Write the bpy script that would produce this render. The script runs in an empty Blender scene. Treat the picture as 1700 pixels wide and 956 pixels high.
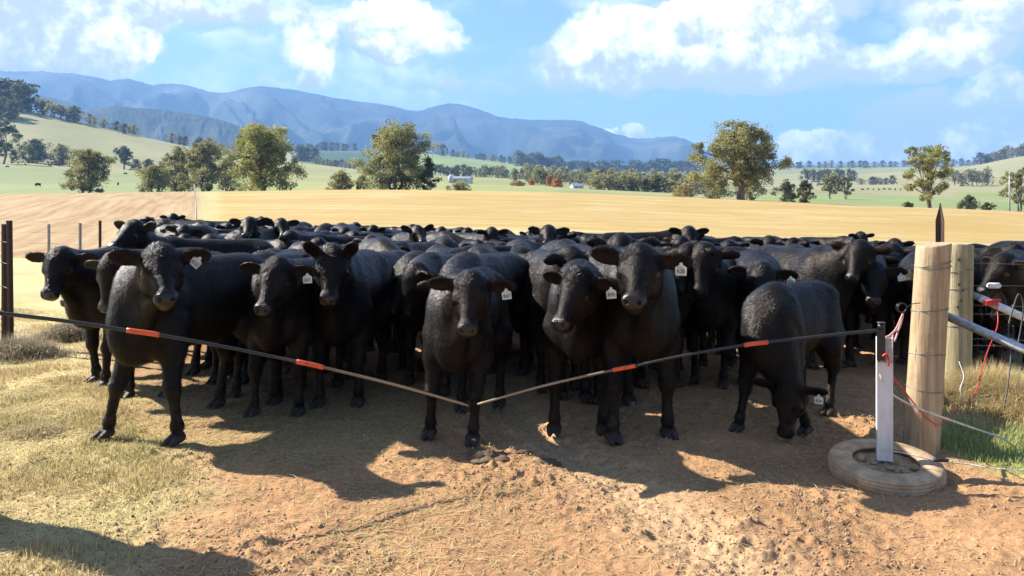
import bpy, bmesh, math, random
import numpy as np
from mathutils import Vector, Matrix
SC = bpy.context.scene
COL = SC.collection
# ------------------------------------------------------------------ camera, sky, sun, exposure
CAM_Z, FPX, HOR = 1.65, 1350.0, 345.0          # eye height, focal length and horizon row, in pixels of the 1700 x 956 photograph
SUN_AZ, SUN_EL = -69.0, 37.5                   # degrees; azimuth from straight ahead, negative to the left
cam = bpy.data.cameras.new('camera'); CAM = bpy.data.objects.new('camera', cam); COL.objects.link(CAM)
CAM.location = (0, 0, CAM_Z); CAM.rotation_euler = (math.radians(90), 0, 0)
cam.sensor_width = 36; cam.lens = FPX / 1700 * 36; cam.shift_y = -(478 - HOR) / 1700
cam.clip_start = .05; cam.clip_end = 60000
SC.camera = CAM
SC.view_settings.view_transform = 'Standard'; SC.view_settings.look = 'None'
SC.view_settings.exposure = 1.66; SC.view_settings.gamma = 1
SC.cycles.max_bounces = 6; SC.cycles.diffuse_bounces = 3; SC.cycles.glossy_bounces = 2; SC.cycles.transmission_bounces = 4
SC.cycles.volume_bounces = 0; SC.cycles.transparent_max_bounces = 8; SC.cycles.use_denoising = True
sun = bpy.data.lights.new('sun', 'SUN'); sun.energy = 5.0; sun.angle = math.radians(.5); sun.color = (1, .95, .86)
so = bpy.data.objects.new('sun', sun); COL.objects.link(so)
_a, _e = math.radians(SUN_AZ), math.radians(SUN_EL)
SUN_DIR = Vector((math.sin(_a) * math.cos(_e), math.cos(_a) * math.cos(_e), math.sin(_e)))
so.rotation_euler = SUN_DIR.to_track_quat('Z', 'Y').to_euler()
SKY_STRENGTH = .052
# clouds: (px, row, half width, half height, thickness, greyness) as seen in the photograph, turned into directions of the sky
CLOUDS = [(60, 80, 150, 50, 1.1, .12), (150, 52, 110, 40, .7, .6), (20, 30, 120, 45, .8, .6), (215, 68, 46, 26, .9, .0), (120, 100, 90, 22, .8, .5),
          (500, 88, 42, 40, .95, .1), (525, 128, 36, 30, .62, .25), (400, 15, 220, 22, .65, .3), (530, 50, 100, 22, .5, .2),
          (665, 38, 66, 42, 1.2, .0), (735, 78, 56, 24, .8, .1), (640, 70, 50, 22, .8, .25), (720, 132, 50, 18, .55, .2), (800, 150, 50, 16, .4, .4),
          (1060, 60, 100, 50, 1.1, .0), (1240, 60, 110, 58, 1.2, .02), (1160, 100, 175, 44, 1.0, .3), (1260, 118, 120, 32, 1.0, .55), (1000, 130, 110, 26, .75, .5), (1110, 30, 60, 24, .7, .0), (1150, 48, 36, 20, .7, .9),
          (1540, 92, 92, 36, 1.1, .1), (1500, 118, 90, 18, .8, .6), (1620, 22, 120, 28, .95, .3), (1330, 10, 170, 30, .7, .5), (1690, 70, 60, 60, .6, .6),
          (1530, 195, 90, 36, .52, .95), (1650, 165, 50, 38, .7, .4), (1600, 190, 120, 24, .42, .9), (1400, 120, 50, 46, .5, .8),
          (1340, 250, 54, 24, .95, .1), (1430, 256, 90, 20, .7, .5), (1620, 238, 100, 30, .9, .15), (1500, 230, 90, 14, .4, .6), (1057, 214, 18, 11, .9, .1), (1015, 214, 12, 6, .7, .2),
          (1650, 215, 90, 20, .6, .3), (900, 90, 60, 22, .35, .3), (450, 150, 60, 18, .4, .2), (250, 25, 120, 26, .6, .5)]
def make_world():
    w = bpy.data.worlds.new('World'); SC.world = w; w.use_nodes = True
    t = NT(w.node_tree)
    sky = t.n('ShaderNodeTexSky', sky_type='NISHITA', sun_disc=False)
    sky.sun_elevation = math.radians(SUN_EL); sky.sun_rotation = math.radians(SUN_AZ); sky.altitude = 300; sky.air_density = 1.0; sky.dust_density = .6; sky.ozone_density = 1.6
    g = t.n('ShaderNodeTexCoord').outputs['Generated']
    wob = t.noise(g, 9, 6, .62, out=1)                                        # tears the clouds' edges
    wob2 = t.noise(g, 30, 5, .6, out=1)
    v = t.n('ShaderNodeVectorMath', operation='MULTIPLY_ADD'); t.set(v, 0, wob); v.inputs[1].default_value = (.09, .09, .065); t.set(v, 2, g)
    v2 = t.n('ShaderNodeVectorMath', operation='MULTIPLY_ADD'); t.set(v2, 0, wob2); v2.inputs[1].default_value = (.028, .028, .024); t.set(v2, 2, v)
    v3 = t.n('ShaderNodeVectorMath', operation='ADD'); t.set(v3, 0, v2); v3.inputs[1].default_value = (-.059, -.059, -.0445)
    s = t.n('ShaderNodeSeparateXYZ'); t.set(s, 0, v3)
    az = t.math('ARCTAN2', s.outputs[0], s.outputs[1]); el = t.math('ARCSINE', s.outputs[2])
    dens = grey = None
    for px, py, rx, ry, thick, gr in CLOUDS:
        u, q = (px - 850) / FPX, (HOR - py) / FPX
        a = math.atan(u); e = math.atan(q * math.cos(a))
        ra, re = rx / FPX * math.cos(a) ** 2 * 1.5, ry / FPX * math.cos(a) * 1.45
        if py > 150: thick *= 2.2
        dx = t.math('MULTIPLY_ADD', az, 1 / ra, -a / ra); dy = t.math('MULTIPLY_ADD', el, 1 / re, -e / re)
        d2 = t.math('MULTIPLY_ADD', dx, dx, t.math('MULTIPLY', dy, dy))
        b = t.math('MULTIPLY_ADD', d2, -thick, thick, clamp=False); b = t.math('MAXIMUM', b, 0)
        low = t.math('MULTIPLY', b, t.math('MULTIPLY_ADD', dy, -.45, gr))
        dens = b if dens is None else t.math('ADD', dens, b)
        grey = low if grey is None else t.math('ADD', grey, low)
    fluff = t.noise(g, 34, 7, .62); big = t.noise(g, 7, 5, .6)
    cover = t.math('ADD', t.math('MINIMUM', dens, 1.05), t.math('MULTIPLY_ADD', fluff, 1.5, -.74))
    cover = t.math('ADD', cover, t.math('MULTIPLY_ADD', big, .8, -.42))
    cover = t.math('ADD', cover, t.math('MULTIPLY', t.mr(dens, 0, .25, -1, 0), .6))
    alpha = t.mr(cover, .12, .78, 0, .98, True)
    gq = t.math('DIVIDE', grey, t.math('MAXIMUM', dens, .25))
    gq = t.math('ADD', gq, t.math('MULTIPLY_ADD', fluff, 2.4, -1.1))
    shade = t.mr(gq, -.2, .7, 0, 1, True)
    cloud = t.mix(shade, (16.0, 15.2, 14.6, 1), (5.9, 5.9, 7.3, 1))
    veil = t.noise(t.mapping(g, (1, 1, 2.4)), 5.5, 7, .6); alpha = t.math('MAXIMUM', alpha, t.mr(veil, .42, .74, 0, .42, True))
    behind = t.noise(g, 2.2, 7, .6)                                           # broken cloud over the rest of the sky
    front = t.mr(s.outputs[1], .35, .65, 0, 1)
    other = t.mr(behind, .5, .66, 0, .25, True)
    alpha = t.mix(front, other, alpha)
    skyc = t.mix(1.0, sky.outputs[0], (1.05, 1.2, 1.42, 1), 'MULTIPLY')
    col = t.mix(alpha, skyc, cloud)
    bg = t.n('ShaderNodeBackground'); t.set(bg, 0, col); t.set(bg, 1, SKY_STRENGTH)
    o = t.n('ShaderNodeOutputWorld'); t.set(o, 0, bg)
    w.cycles.sampling_method = 'MANUAL'; w.cycles.sample_map_resolution = 512
# ------------------------------------------------------------------ helpers
MAT = {}
def mesh_fill(m, V, F):
    V = np.asarray(V, np.float32); F = np.asarray(F, np.int32)
    k = F.shape[1]
    m.vertices.add(len(V)); m.vertices.foreach_set('co', V.ravel())
    m.loops.add(F.size); m.loops.foreach_set('vertex_index', F.ravel())
    m.polygons.add(len(F)); m.polygons.foreach_set('loop_start', np.arange(0, F.size, k, dtype=np.int32))
    m.update(calc_edges=True)

def link(o, parent=None):
    COL.objects.link(o)
    if parent is not None: o.parent = parent
    return o
def tag(o, label=None, cat=None, group=None, kind=None):
    if label: o['label'] = label
    if cat: o['category'] = cat
    if group: o['group'] = group
    if kind: o['kind'] = kind
    return o
def thing(name, label, cat, loc=(0, 0, 0), rz=0, group=None):
    o = link(bpy.data.objects.new(name, None)); o.empty_display_size = .1
    o.location = loc; o.rotation_euler = (0, 0, rz)
    return tag(o, label, cat, group)
def obj(name, mesh, parent=None):
    return link(bpy.data.objects.new(name, mesh), parent)

class MB:
    """collects shapes into one mesh"""
    def __init__(s): s.v = []; s.f = []; s.sm = []
    def add(s, V, F, smooth=True):
        b = len(s.v); s.v += [tuple(x) for x in V]
        for q in F: s.f.append(tuple(b + i for i in q)); s.sm.append(smooth)
        return s
    def tube(s, pts, rad, n=8, cap=True, smooth=True):
        P = [np.array(p, float) for p in pts]
        if not hasattr(rad, '__len__'): rad = [rad] * len(P)
        V, F = [], []
        t0 = unit(P[1] - P[0]); a = np.cross(t0, (0, 0, 1))
        if np.linalg.norm(a) < .05: a = np.cross(t0, (1, 0, 0))
        a = unit(a)
        for i, p in enumerate(P):
            t = unit(P[min(i + 1, len(P) - 1)] - P[max(i - 1, 0)])
            a = unit(a - t * (a @ t)); b = np.cross(t, a)
            for k in range(n):
                w = 2 * math.pi * k / n
                V.append(p + rad[i] * (a * math.cos(w) + b * math.sin(w)))
        for i in range(len(P) - 1):
            for k in range(n):
                F.append((i * n + k, i * n + (k + 1) % n, (i + 1) * n + (k + 1) % n, (i + 1) * n + k))
        s.add(V, F, smooth)
        if cap:
            s.f.append(tuple(len(s.v) - len(V) + k for k in range(n))[::-1]); s.sm.append(False)
            s.f.append(tuple(len(s.v) - n + k for k in range(n))); s.sm.append(False)
        return s
    def box(s, lo, hi, R=None, c=(0, 0, 0)):
        V = [((lo, hi)[i & 1][0], (lo, hi)[i >> 1 & 1][1], (lo, hi)[i >> 2 & 1][2]) for i in range(8)]
        if R is not None: V = [np.array(R) @ np.array(v) + np.array(c) for v in V]
        else: V = [np.array(v) + np.array(c) for v in V]
        return s.add(V, [(0, 2, 3, 1), (4, 5, 7, 6), (0, 1, 5, 4), (2, 6, 7, 3), (0, 4, 6, 2), (1, 3, 7, 5)], False)
    def lathe(s, prof, n=48, c=(0, 0, 0), close=False):
        V, F = [], []
        for k in range(n):
            w = 2 * math.pi * k / n
            for r, z in prof: V.append((c[0] + r * math.cos(w), c[1] + r * math.sin(w), c[2] + z))
        m = len(prof)
        for k in range(n):
            for i in range(m if close else m - 1):
                j = (i + 1) % m; k2 = (k + 1) % n
                F.append((k * m + i, k2 * m + i, k2 * m + j, k * m + j))
        return s.add(V, F)
    def mesh(s, name, mat):
        m = bpy.data.meshes.new(name)
        m.from_pydata([tuple(map(float, v)) for v in s.v], [], s.f); m.update()
        m.polygons.foreach_set('use_smooth', s.sm)
        if mat: m.materials.append(mat)
        return m
    def build(s, name, mat, parent=None):
        return obj(name, s.mesh(name, mat), parent)

class NT:
    """short hand for shader nodes"""
    def __init__(s, tree): s.t = tree; s.t.nodes.clear()
    def n(s, kind, **kw):
        x = s.t.nodes.new(kind)
        ins = kw.pop('ins', {})
        for k, v in kw.items(): setattr(x, k, v)
        for k, v in ins.items(): s.set(x, k, v)
        return x
    def set(s, x, k, v):
        i = x.inputs[k]
        if isinstance(v, bpy.types.NodeSocket): s.t.links.new(v, i)
        elif isinstance(v, bpy.types.Node): s.t.links.new(v.outputs[0], i)
        else: i.default_value = v
    def math(s, op, a, b=0, c=None, clamp=False):
        x = s.n('ShaderNodeMath', operation=op, use_clamp=clamp); s.set(x, 0, a); s.set(x, 1, b)
        if c is not None: s.set(x, 2, c)
        return x.outputs[0]
    def mix(s, f, a, b, mode='MIX'):
        x = s.n('ShaderNodeMix', data_type='RGBA', blend_type=mode)
        s.set(x, 0, f); s.set(x, 6, a); s.set(x, 7, b)
        return x.outputs[2]
    def ramp(s, f, stops, interp='LINEAR'):
        x = s.n('ShaderNodeValToRGB'); s.set(x, 0, f); r = x.color_ramp; r.interpolation = interp
        while len(r.elements) < len(stops): r.elements.new(.5)
        for e, (p, c) in zip(r.elements, stops):
            e.position = p; e.color = c if len(c) == 4 else (*c, 1)
        return x.outputs[0]
    def mr(s, v, a, b, c=0., d=1., smooth=False):
        x = s.n('ShaderNodeMapRange', interpolation_type='SMOOTHSTEP' if smooth else 'LINEAR')
        s.set(x, 0, v); s.set(x, 1, a); s.set(x, 2, b); s.set(x, 3, c); s.set(x, 4, d)
        return x.outputs[0]
    def noise(s, vec, scale, detail=4, rough=.55, out=0, **kw):
        x = s.n('ShaderNodeTexNoise', **kw); s.set(x, 'Vector', vec); s.set(x, 'Scale', scale); s.set(x, 'Detail', detail); s.set(x, 'Roughness', rough)
        return x.outputs[out]
    def mapping(s, vec, scale=(1, 1, 1), rot=(0, 0, 0), loc=(0, 0, 0)):
        x = s.n('ShaderNodeMapping'); s.set(x, 0, vec); x.inputs['Scale'].default_value = scale; x.inputs['Rotation'].default_value = rot; x.inputs['Location'].default_value = loc
        return x.outputs[0]
    def attr(s, name):
        return s.n('ShaderNodeAttribute', attribute_name=name)
    def out(s, shader, disp=None):
        o = s.n('ShaderNodeOutputMaterial'); s.set(o, 'Surface', shader)
        return o
    def bsdf(s, color, rough=.6, bump=None, strength=.3, dist=.01, **kw):
        x = s.n('ShaderNodeBsdfPrincipled'); s.set(x, 'Base Color', color if not isinstance(color, tuple) or len(color) == 4 else (*color, 1)); s.set(x, 'Roughness', rough)
        for k, v in kw.items(): s.set(x, k.replace('_', ' '), v)
        if bump is not None:
            b = s.n('ShaderNodeBump'); s.set(b, 'Height', bump); s.set(b, 'Strength', strength); s.set(b, 'Distance', dist)
            s.set(x, 'Normal', b)
        return x
def newmat(name):
    m = bpy.data.materials.new(name); m.use_nodes = True
    MAT[name] = m
    return m, NT(m.node_tree)
def coat_materials():
    m, t = newmat('coat')
    z = t.n('ShaderNodeSeparateColor'); t.set(z, 0, t.attr('zone').outputs['Color'])
    co = t.n('ShaderNodeTexCoord').outputs['Object']
    n1 = t.noise(co, 9, 5)
    fur = t.noise(t.mapping(co, (14, 60, 56)), 1, 6, .68)
    base = t.mix(t.mr(n1, .35, .7), (.0050, .0043, .0042, 1), (.0105, .0080, .0070, 1))
    rnd = t.n('ShaderNodeObjectInfo').outputs['Random']
    base = t.mix(t.math('MULTIPLY', t.mr(rnd, .4, 1, 0, .5), t.mr(n1, .4, .65)), base, (.030, .0185, .0125, 1))
    zz = t.n('ShaderNodeSeparateXYZ'); t.set(zz, 0, co)
    base = t.mix(t.math('MULTIPLY', t.mr(zz.outputs[2], .5, .05, 0, .55), t.mr(t.noise(co, 14, 5, .65), .42, .62)), base, (.075, .048, .030, 1))
    base = t.mix(t.math('MULTIPLY', z.outputs[2], .7), base, (.021, .0125, .009, 1))
    base = t.mix(z.outputs[0], base, (.055, .043, .035, 1))
    base = t.mix(z.outputs[1], base, (.007, .006, .006, 1))
    rough = t.math('SUBTRACT', .42, t.math('MULTIPLY', z.outputs[1], .27))
    x = t.bsdf(base, rough, fur, .6, .012, Sheen_Weight=t.math('MULTIPLY', t.math('SUBTRACT', 1., z.outputs[1]), .02), Sheen_Roughness=.28, Sheen_Tint=(.95, .88, .84, 1), Specular_Tint=(1, .84, .72, 1), Specular_IOR_Level=t.math('MULTIPLY_ADD', z.outputs[1], .4, .15))
    t.out(x)
    m, t = newmat('hair')
    x = t.bsdf((.0080, .0062, .0056), .40, Specular_Tint=(1, .93, .88, 1), Specular_IOR_Level=.22)
    t.out(x)
# ------------------------------------------------------------------ cattle
def unit(v):
    v = np.asarray(v, float)
    return v / (np.linalg.norm(v) + 1e-12)

class Field:
    """a signed distance field on a grid; every primitive touches only its own box"""
    def __init__(s, lo, hi, h):
        s.lo = np.array(lo, float); s.h = h
        s.n = np.ceil((np.array(hi) - s.lo) / h).astype(int) + 1
        s.F = np.full(s.n, 0.3, np.float32)
    def region(s, c, r):
        a = np.clip(np.floor((np.asarray(c) - r - s.lo) / s.h).astype(int), 0, s.n - 1)
        b = np.clip(np.ceil((np.asarray(c) + r - s.lo) / s.h).astype(int) + 1, 1, s.n)
        sl = tuple(slice(i, j) for i, j in zip(a, b))
        ax = [(s.lo[i] + s.h * np.arange(a[i], b[i])).astype(np.float32) for i in range(3)]
        return sl, ax
    def put(s, sl, d, k):
        f = s.F[sl]
        if k > 0:
            hh = np.clip(k - np.abs(f - d), 0, None) / k
            s.F[sl] = np.minimum(f, d) - hh * hh * k * 0.25
        else:
            s.F[sl] = np.minimum(f, d)
    def cut(s, sl, d, k):
        f = s.F[sl]
        hh = np.clip(k - np.abs(f + d), 0, None) / k
        s.F[sl] = np.maximum(f, -d) + hh * hh * k * 0.25
    def ell_d(s, c, r, R, pad):
        c = np.asarray(c, float); r = np.asarray(r, float)
        sl, ax = s.region(c, (np.abs(R) @ r if R is not None else r) + pad)
        X = ax[0][:, None, None] - c[0]; Y = ax[1][None, :, None] - c[1]; Z = ax[2][None, None, :] - c[2]
        if R is not None:
            X, Y, Z = [X * R[0, i] + Y * R[1, i] + Z * R[2, i] for i in range(3)]
        k0 = np.sqrt((X / r[0]) ** 2 + (Y / r[1]) ** 2 + (Z / r[2]) ** 2)
        k1 = np.sqrt((X / r[0] ** 2) ** 2 + (Y / r[1] ** 2) ** 2 + (Z / r[2] ** 2) ** 2)
        return sl, k0 * (k0 - 1) / (k1 + 1e-6)
    def ell(s, c, r, k=.08, R=None):
        sl, d = s.ell_d(c, r, R, k + .04); s.put(sl, d, k)
    def ell_cut(s, c, r, k=.01, R=None):
        sl, d = s.ell_d(c, r, R, k + .03); s.cut(sl, d, k)
    def cone(s, a, b, ra, rb, k=.05, squash=None, f=1.0):
        a = np.asarray(a, float); b = np.asarray(b, float)
        m = max(ra, rb)
        c = (a + b) / 2
        sl, ax = s.region(c, np.abs(b - a) / 2 + m * max(1, 1 / f) + k + .03)
        X = ax[0][:, None, None] - a[0]; Y = ax[1][None, :, None] - a[1]; Z = ax[2][None, None, :] - a[2]
        ba = b - a
        t = np.clip((X * ba[0] + Y * ba[1] + Z * ba[2]) / (ba @ ba), 0, 1)
        dx, dy, dz = X - t * ba[0], Y - t * ba[1], Z - t * ba[2]
        q = dx * dx + dy * dy + dz * dz
        if squash is not None:
            w = dx * squash[0] + dy * squash[1] + dz * squash[2]
            q = q + w * w * (f * f - 1)
        s.put(sl, np.sqrt(q) - (ra + (rb - ra) * t), k)
    def mesh(s):
        F = s.F; n = s.n
        S = F < 0
        c = [slice(0, -1), slice(1, None)]
        cnt = np.zeros(n - 1, np.int8)
        for i in (0, 1):
            for j in (0, 1):
                for k in (0, 1):
                    cnt += S[c[i], c[j], c[k]]
        act = (cnt > 0) & (cnt < 8)
        idx = np.argwhere(act)
        vid = np.full(n - 1, -1, np.int32); vid[act] = np.arange(len(idx))
        acc = np.zeros((len(idx), 3)); num = np.zeros(len(idx))
        for ax in range(3):
            o1, o2 = [q for q in range(3) if q != ax]
            for p in (0, 1):
                for q in (0, 1):
                    off = np.zeros(3, int); off[o1] = p; off[o2] = q
                    A = idx + off; B = A.copy(); B[:, ax] += 1
                    fa = F[A[:, 0], A[:, 1], A[:, 2]]; fb = F[B[:, 0], B[:, 1], B[:, 2]]
                    m = (fa < 0) != (fb < 0)
                    t = fa / (fa - fb + 1e-20)
                    P = np.tile(off.astype(float), (len(idx), 1)); P[:, ax] = t
                    acc[m] += P[m]; num[m] += 1
        V = s.lo + s.h * (idx + acc / num[:, None])
        Q = []
        for ax in range(3):
            o1, o2 = (ax + 1) % 3, (ax + 2) % 3
            a = [slice(None)] * 3; b = [slice(None)] * 3
            a[ax] = slice(0, -1); b[ax] = slice(1, None)
            ch = S[tuple(a)] != S[tuple(b)]
            e = np.argwhere(ch)
            e = e[(e[:, o1] > 0) & (e[:, o2] > 0) & (e[:, o1] < n[o1] - 1) & (e[:, o2] < n[o2] - 1)]
            fl = S[tuple(a)][e[:, 0], e[:, 1], e[:, 2]]
            def g(d1, d2):
                w = e.copy(); w[:, o1] -= d1; w[:, o2] -= d2
                return vid[w[:, 0], w[:, 1], w[:, 2]]
            q = np.stack([g(1, 1), g(0, 1), g(0, 0), g(1, 0)], 1)
            q[~fl] = q[~fl][:, ::-1]
            Q.append(q)
        return V, np.concatenate(Q)

def vnoise3(P, seed=0):
    P = np.asarray(P, float); I = np.floor(P).astype(np.int64); f = P - I; f = f * f * (3 - 2 * f)
    def h(dx, dy, dz):
        n = (I[:, 0] + dx) * 73856093 ^ (I[:, 1] + dy) * 19349663 ^ (I[:, 2] + dz) * 83492791 ^ seed * 2654435761
        n = (n ^ (n >> 13)) * 1274126177
        return ((n ^ (n >> 16)) & 0xffff) / 65535.0
    r = 0
    for dx in (0, 1):
        for dy in (0, 1):
            for dz in (0, 1):
                w = (f[:, 0] if dx else 1 - f[:, 0]) * (f[:, 1] if dy else 1 - f[:, 1]) * (f[:, 2] if dz else 1 - f[:, 2])
                r = r + w * h(dx, dy, dz)
    return r * 2 - 1

def cow_shape(res=.02, neck_yaw=0, neck_pitch=25, neck_len=.40, yaw=0, pitch=45, roll=0, ears=((10, 15), (10, 15)),
              feet=((0, 0), (0, 0), (0, 0), (0, 0)), fat=1.0, seed=0):
    """a standing calf 1.15 m at the withers, facing +x, feet on z = 0; angles in degrees.
    ears: (lift, forward) of its left (+y) and right (-y) ear; feet: (dx, dy) of front left, front right, hind left, hind right"""
    r = math.radians
    B = np.array([.46, 0, .93])
    nd = np.array([math.cos(r(neck_pitch)) * math.cos(r(neck_yaw)), math.cos(r(neck_pitch)) * math.sin(r(neck_yaw)), math.sin(r(neck_pitch))])
    H = B + nd * neck_len
    f = np.array([math.cos(r(pitch)) * math.cos(r(yaw)), math.cos(r(pitch)) * math.sin(r(yaw)), -math.sin(r(pitch))])
    l = np.array([-math.sin(r(yaw)), math.cos(r(yaw)), 0])
    n = np.cross(f, l)
    l, n = l * math.cos(r(roll)) + n * math.sin(r(roll)), n * math.cos(r(roll)) - l * math.sin(r(roll))
    M = np.stack([f, l, n], 1)                     # columns: face direction, its left, its up
    hp = lambda u, v, w: H + M @ np.array([u * (.87 if u > 0 else 1), v, w])       # a calf's short face
    pts = np.array([hp(.5, 0, 0), hp(-.1, .36, .1), hp(-.1, -.36, .1), hp(.1, .36, -.1), hp(.1, -.36, -.1), hp(0, 0, .2), [-.95, -.36, -.02], [.75, .36, 1.25]])
    lo, hi = pts.min(0) - .08, pts.max(0) + .08
    lo[2] = -.03
    G = Field(lo, hi, res)
    w = fat
    # trunk
    G.ell((-.08, 0, .81), (.56, .218 * w, .27), .10)
    G.ell((.34, 0, .815), (.33, .172 * w, .315), .10)
    G.ell((-.50, 0, .84), (.27, .205 * w, .245), .10)
    G.cone((-.60, 0, 1.02), (.32, 0, 1.045), .085, .085, .12)
    G.cone((.32, 0, 1.04), (.44, 0, 1.0), .09, .10, .1)
    G.ell((.52, 0, .69), (.15, .105, .19), .10)
    for sg in (1, -1):
        G.ell((-.60, sg * .115 * w, 1.0), (.10, .07, .06), .08)               # hip bone
        G.ell((-.52, sg * .14 * w, .71), (.18, .09, .26), .08)                # thigh
        G.ell((.39, sg * .145 * w, .81), (.14, .07, .25), .07)                # shoulder blade
        G.ell((.46, sg * .13 * w, .70), (.095, .075, .13), .06)               # point of shoulder
        G.ell((.31, sg * .155 * w, .64), (.085, .055, .13), .06)
    # legs
    for i, (sx, sg) in enumerate(((1, 1), (1, -1), (-1, 1), (-1, -1))):
        dx, dy = feet[i]
        if sx > 0:
            top = (.37, sg * .158, .58); kn = (.40 + dx * .45, sg * .148 + dy * .5, .335); fe = (.39 + dx * .9, sg * .142 + dy * .92, .10); ho = (.43 + dx, sg * .142 + dy, .035)
            G.cone((.37, sg * .145, .72), top, .098, .074, .05)
            G.cone(top, kn, .074, .043, .05)
            G.ell(kn, (.044, .043, .054), .035)
            G.cone(kn, fe, .035, .030, .03)
        else:
            st = (-.42, sg * .165, .62); hk = (-.63 + dx * .55, sg * .15 + dy * .55, .40); fe = (-.585 + dx * .92, sg * .145 + dy * .93, .10); ho = (-.545 + dx, sg * .145 + dy, .035)
            G.cone(st, hk, .105, .048, .06)
            G.cone((-.62, sg * .14, .66), hk, .085, .045, .06)
            G.ell(hk, (.050, .041, .056), .035)
            G.cone(hk, fe, .037, .032, .03)
        G.ell(fe, (.041, .038, .044), .03)
        for q in (-.023, .023):
            G.cone((ho[0] - .04, ho[1] + q, .040), (ho[0] + .045, ho[1] + q * 1.1, .018), .031, .019, .006)
    # tail
    G.cone((-.76, 0, .98), (-.80, 0, .78), .035, .024, .03); G.cone((-.80, 0, .78), (-.79, .01, .50), .024, .020, .02)
    G.cone((-.79, .01, .50), (-.79, .01, .34), .032, .018, .02)
    # neck and dewlap
    sd = unit(np.cross(nd, (0, 0, 1)))
    up = np.cross(sd, nd)
    if neck_pitch < -20: up = up + np.array([.5, 0, 0])
    G.cone((.40, 0, .86), B + nd * .10 - up * .04, .215, .155, .12, sd, 1.3)
    G.cone(B + nd * .05 - up * .03, H - up * .045 + f * .02, .165, .108, .09, sd, 1.22)
    G.cone(B + nd * .0 + up * .10, H + up * .015, .085, .06, .08)
    if neck_pitch > -20:
        G.cone((.56, 0, .66), H - up * .12 + f * .05, .085, .055, .08, sd, 1.6)
    # head
    G.ell(hp(.07, 0, -.025), (.135, .114, .112), .05, M)
    G.ell(hp(.03, 0, .035), (.075, .068, .06), .05, M)                         # poll
    G.cone(hp(.10, 0, .012), hp(.34, 0, -.028), .086, .046, .04)
    G.cone(hp(.12, 0, -.075), hp(.30, 0, -.080), .078, .042, .05)
    for sg in (1, -1):
        G.ell(hp(.10, sg * .068, -.085), (.105, .045, .075), .04, M)            # cheek
        G.ell(hp(.135, sg * .083, .018), (.050, .030, .028), .02, M)           # brow
        G.ell(hp(.385, sg * .032, -.028), (.040, .029, .033), .025, M)         # nostril flesh
    G.ell(hp(.375, 0, -.045), (.052, .057, .050), .035, M)
    G.ell(hp(.355, 0, -.095), (.048, .040, .026), .025, M)                     # chin
    for sg in (1, -1):
        G.ell_cut(hp(.422, sg * .034, -.018), (.022, .012, .012), .008, M)
        G.ell_cut(hp(.155, sg * .120, -.006), (.036, .022, .024), .010, M)
        G.ell(hp(.152, sg * .098, -.006), (.027, .020, .023), .003, M)         # eyeball
    ear_c = []
    for sg, (lift, fw) in ((1, ears[0]), (-1, ears[1])):
        e = unit(M @ np.array([math.sin(r(fw)) * .35 - .12, sg * math.cos(r(lift)), math.sin(r(lift))]))
        fc = M @ np.array([.75, 0, .66]); fc = unit(fc - e * (fc @ e))         # the way the ear's hollow looks
        fc = unit(fc - np.array([0, 0, .35])); fc = unit(fc - e * (fc @ e))
        wd = np.cross(e, fc)
        E = np.stack([e, wd, fc], 1)
        root = hp(.015, sg * .085, .005)
        G.cone(root - e * .03, root + e * .045, .036, .030, .03)
        G.ell(root + e * .098, (.082, .050, max(.014, res * 1.2)), .02, E)
        G.ell(root + e * .138, (.060, .032, max(.013, res * 1.2)), .03, E)
        if res < .016:
            G.ell_cut(root + e * .107 + fc * .020, (.074, .037, .017), .008, E)
        ear_c.append((root + e * .12, E, e, wd, fc))
    V, Q = G.mesh()
    rel = (V - H) @ M; rel[:, 0] = np.where(rel[:, 0] > 0, rel[:, 0] / .87, rel[:, 0])
    a = np.zeros((len(V), 3))
    hoof = np.clip((.066 - V[:, 2]) / .02, 0, 1)
    eye = np.zeros(len(V))
    for sg in (1, -1):
        d = (rel - np.array([.152, sg * .100, -.006])) / np.array([.028, .024, .024])
        eye = np.maximum(eye, np.clip((1.15 - np.linalg.norm(d, axis=1)) * 6, 0, 1))
    muz = np.clip((rel[:, 0] - .375) / .03, 0, 1) * (np.linalg.norm(rel - np.array([.40, 0, -.05]), axis=1) < .13)
    inner = np.zeros(len(V))
    for c, E, e, wd, fc in ear_c:
        q = (V - c) @ E
        inner = np.maximum(inner, np.clip(1.3 - np.linalg.norm(q / np.array([.11, .07, .06]), axis=1), 0, 1) * 2)
    a[:, 0] = hoof; a[:, 1] = np.maximum(eye, muz); a[:, 2] = np.clip(inner, 0, 1)
    return dict(V=V, Q=Q, A=a, H=H, M=M, ears=ear_c, rel=rel, res=res)

def cow_mesh(name, sh, rough=.004, seed=1):
    V = sh['V'].copy(); Q = sh['Q']
    m = bpy.data.meshes.new(name)
    mesh_fill(m, V, Q)
    m.shade_smooth()
    if rough:
        no = np.zeros(len(V) * 3, np.float32); m.vertices.foreach_get('normal', no); no = no.reshape(-1, 3)
        k = rough * (1 - sh['A'].max(1))
        d = .6 * vnoise3(V * [14, 22, 18], seed) + .5 * vnoise3(V * [34, 55, 45], seed + 1)
        V = V + no * (d * k)[:, None]
        m.vertices.foreach_set('co', V.astype(np.float32).ravel()); m.update()
    at = m.attributes.new('zone', 'FLOAT_COLOR', 'POINT')
    c = np.ones((len(V), 4), np.float32); c[:, :3] = sh['A']
    at.data.foreach_set('color', c.ravel())
    m.materials.append(MAT['coat'])
    return m

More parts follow.
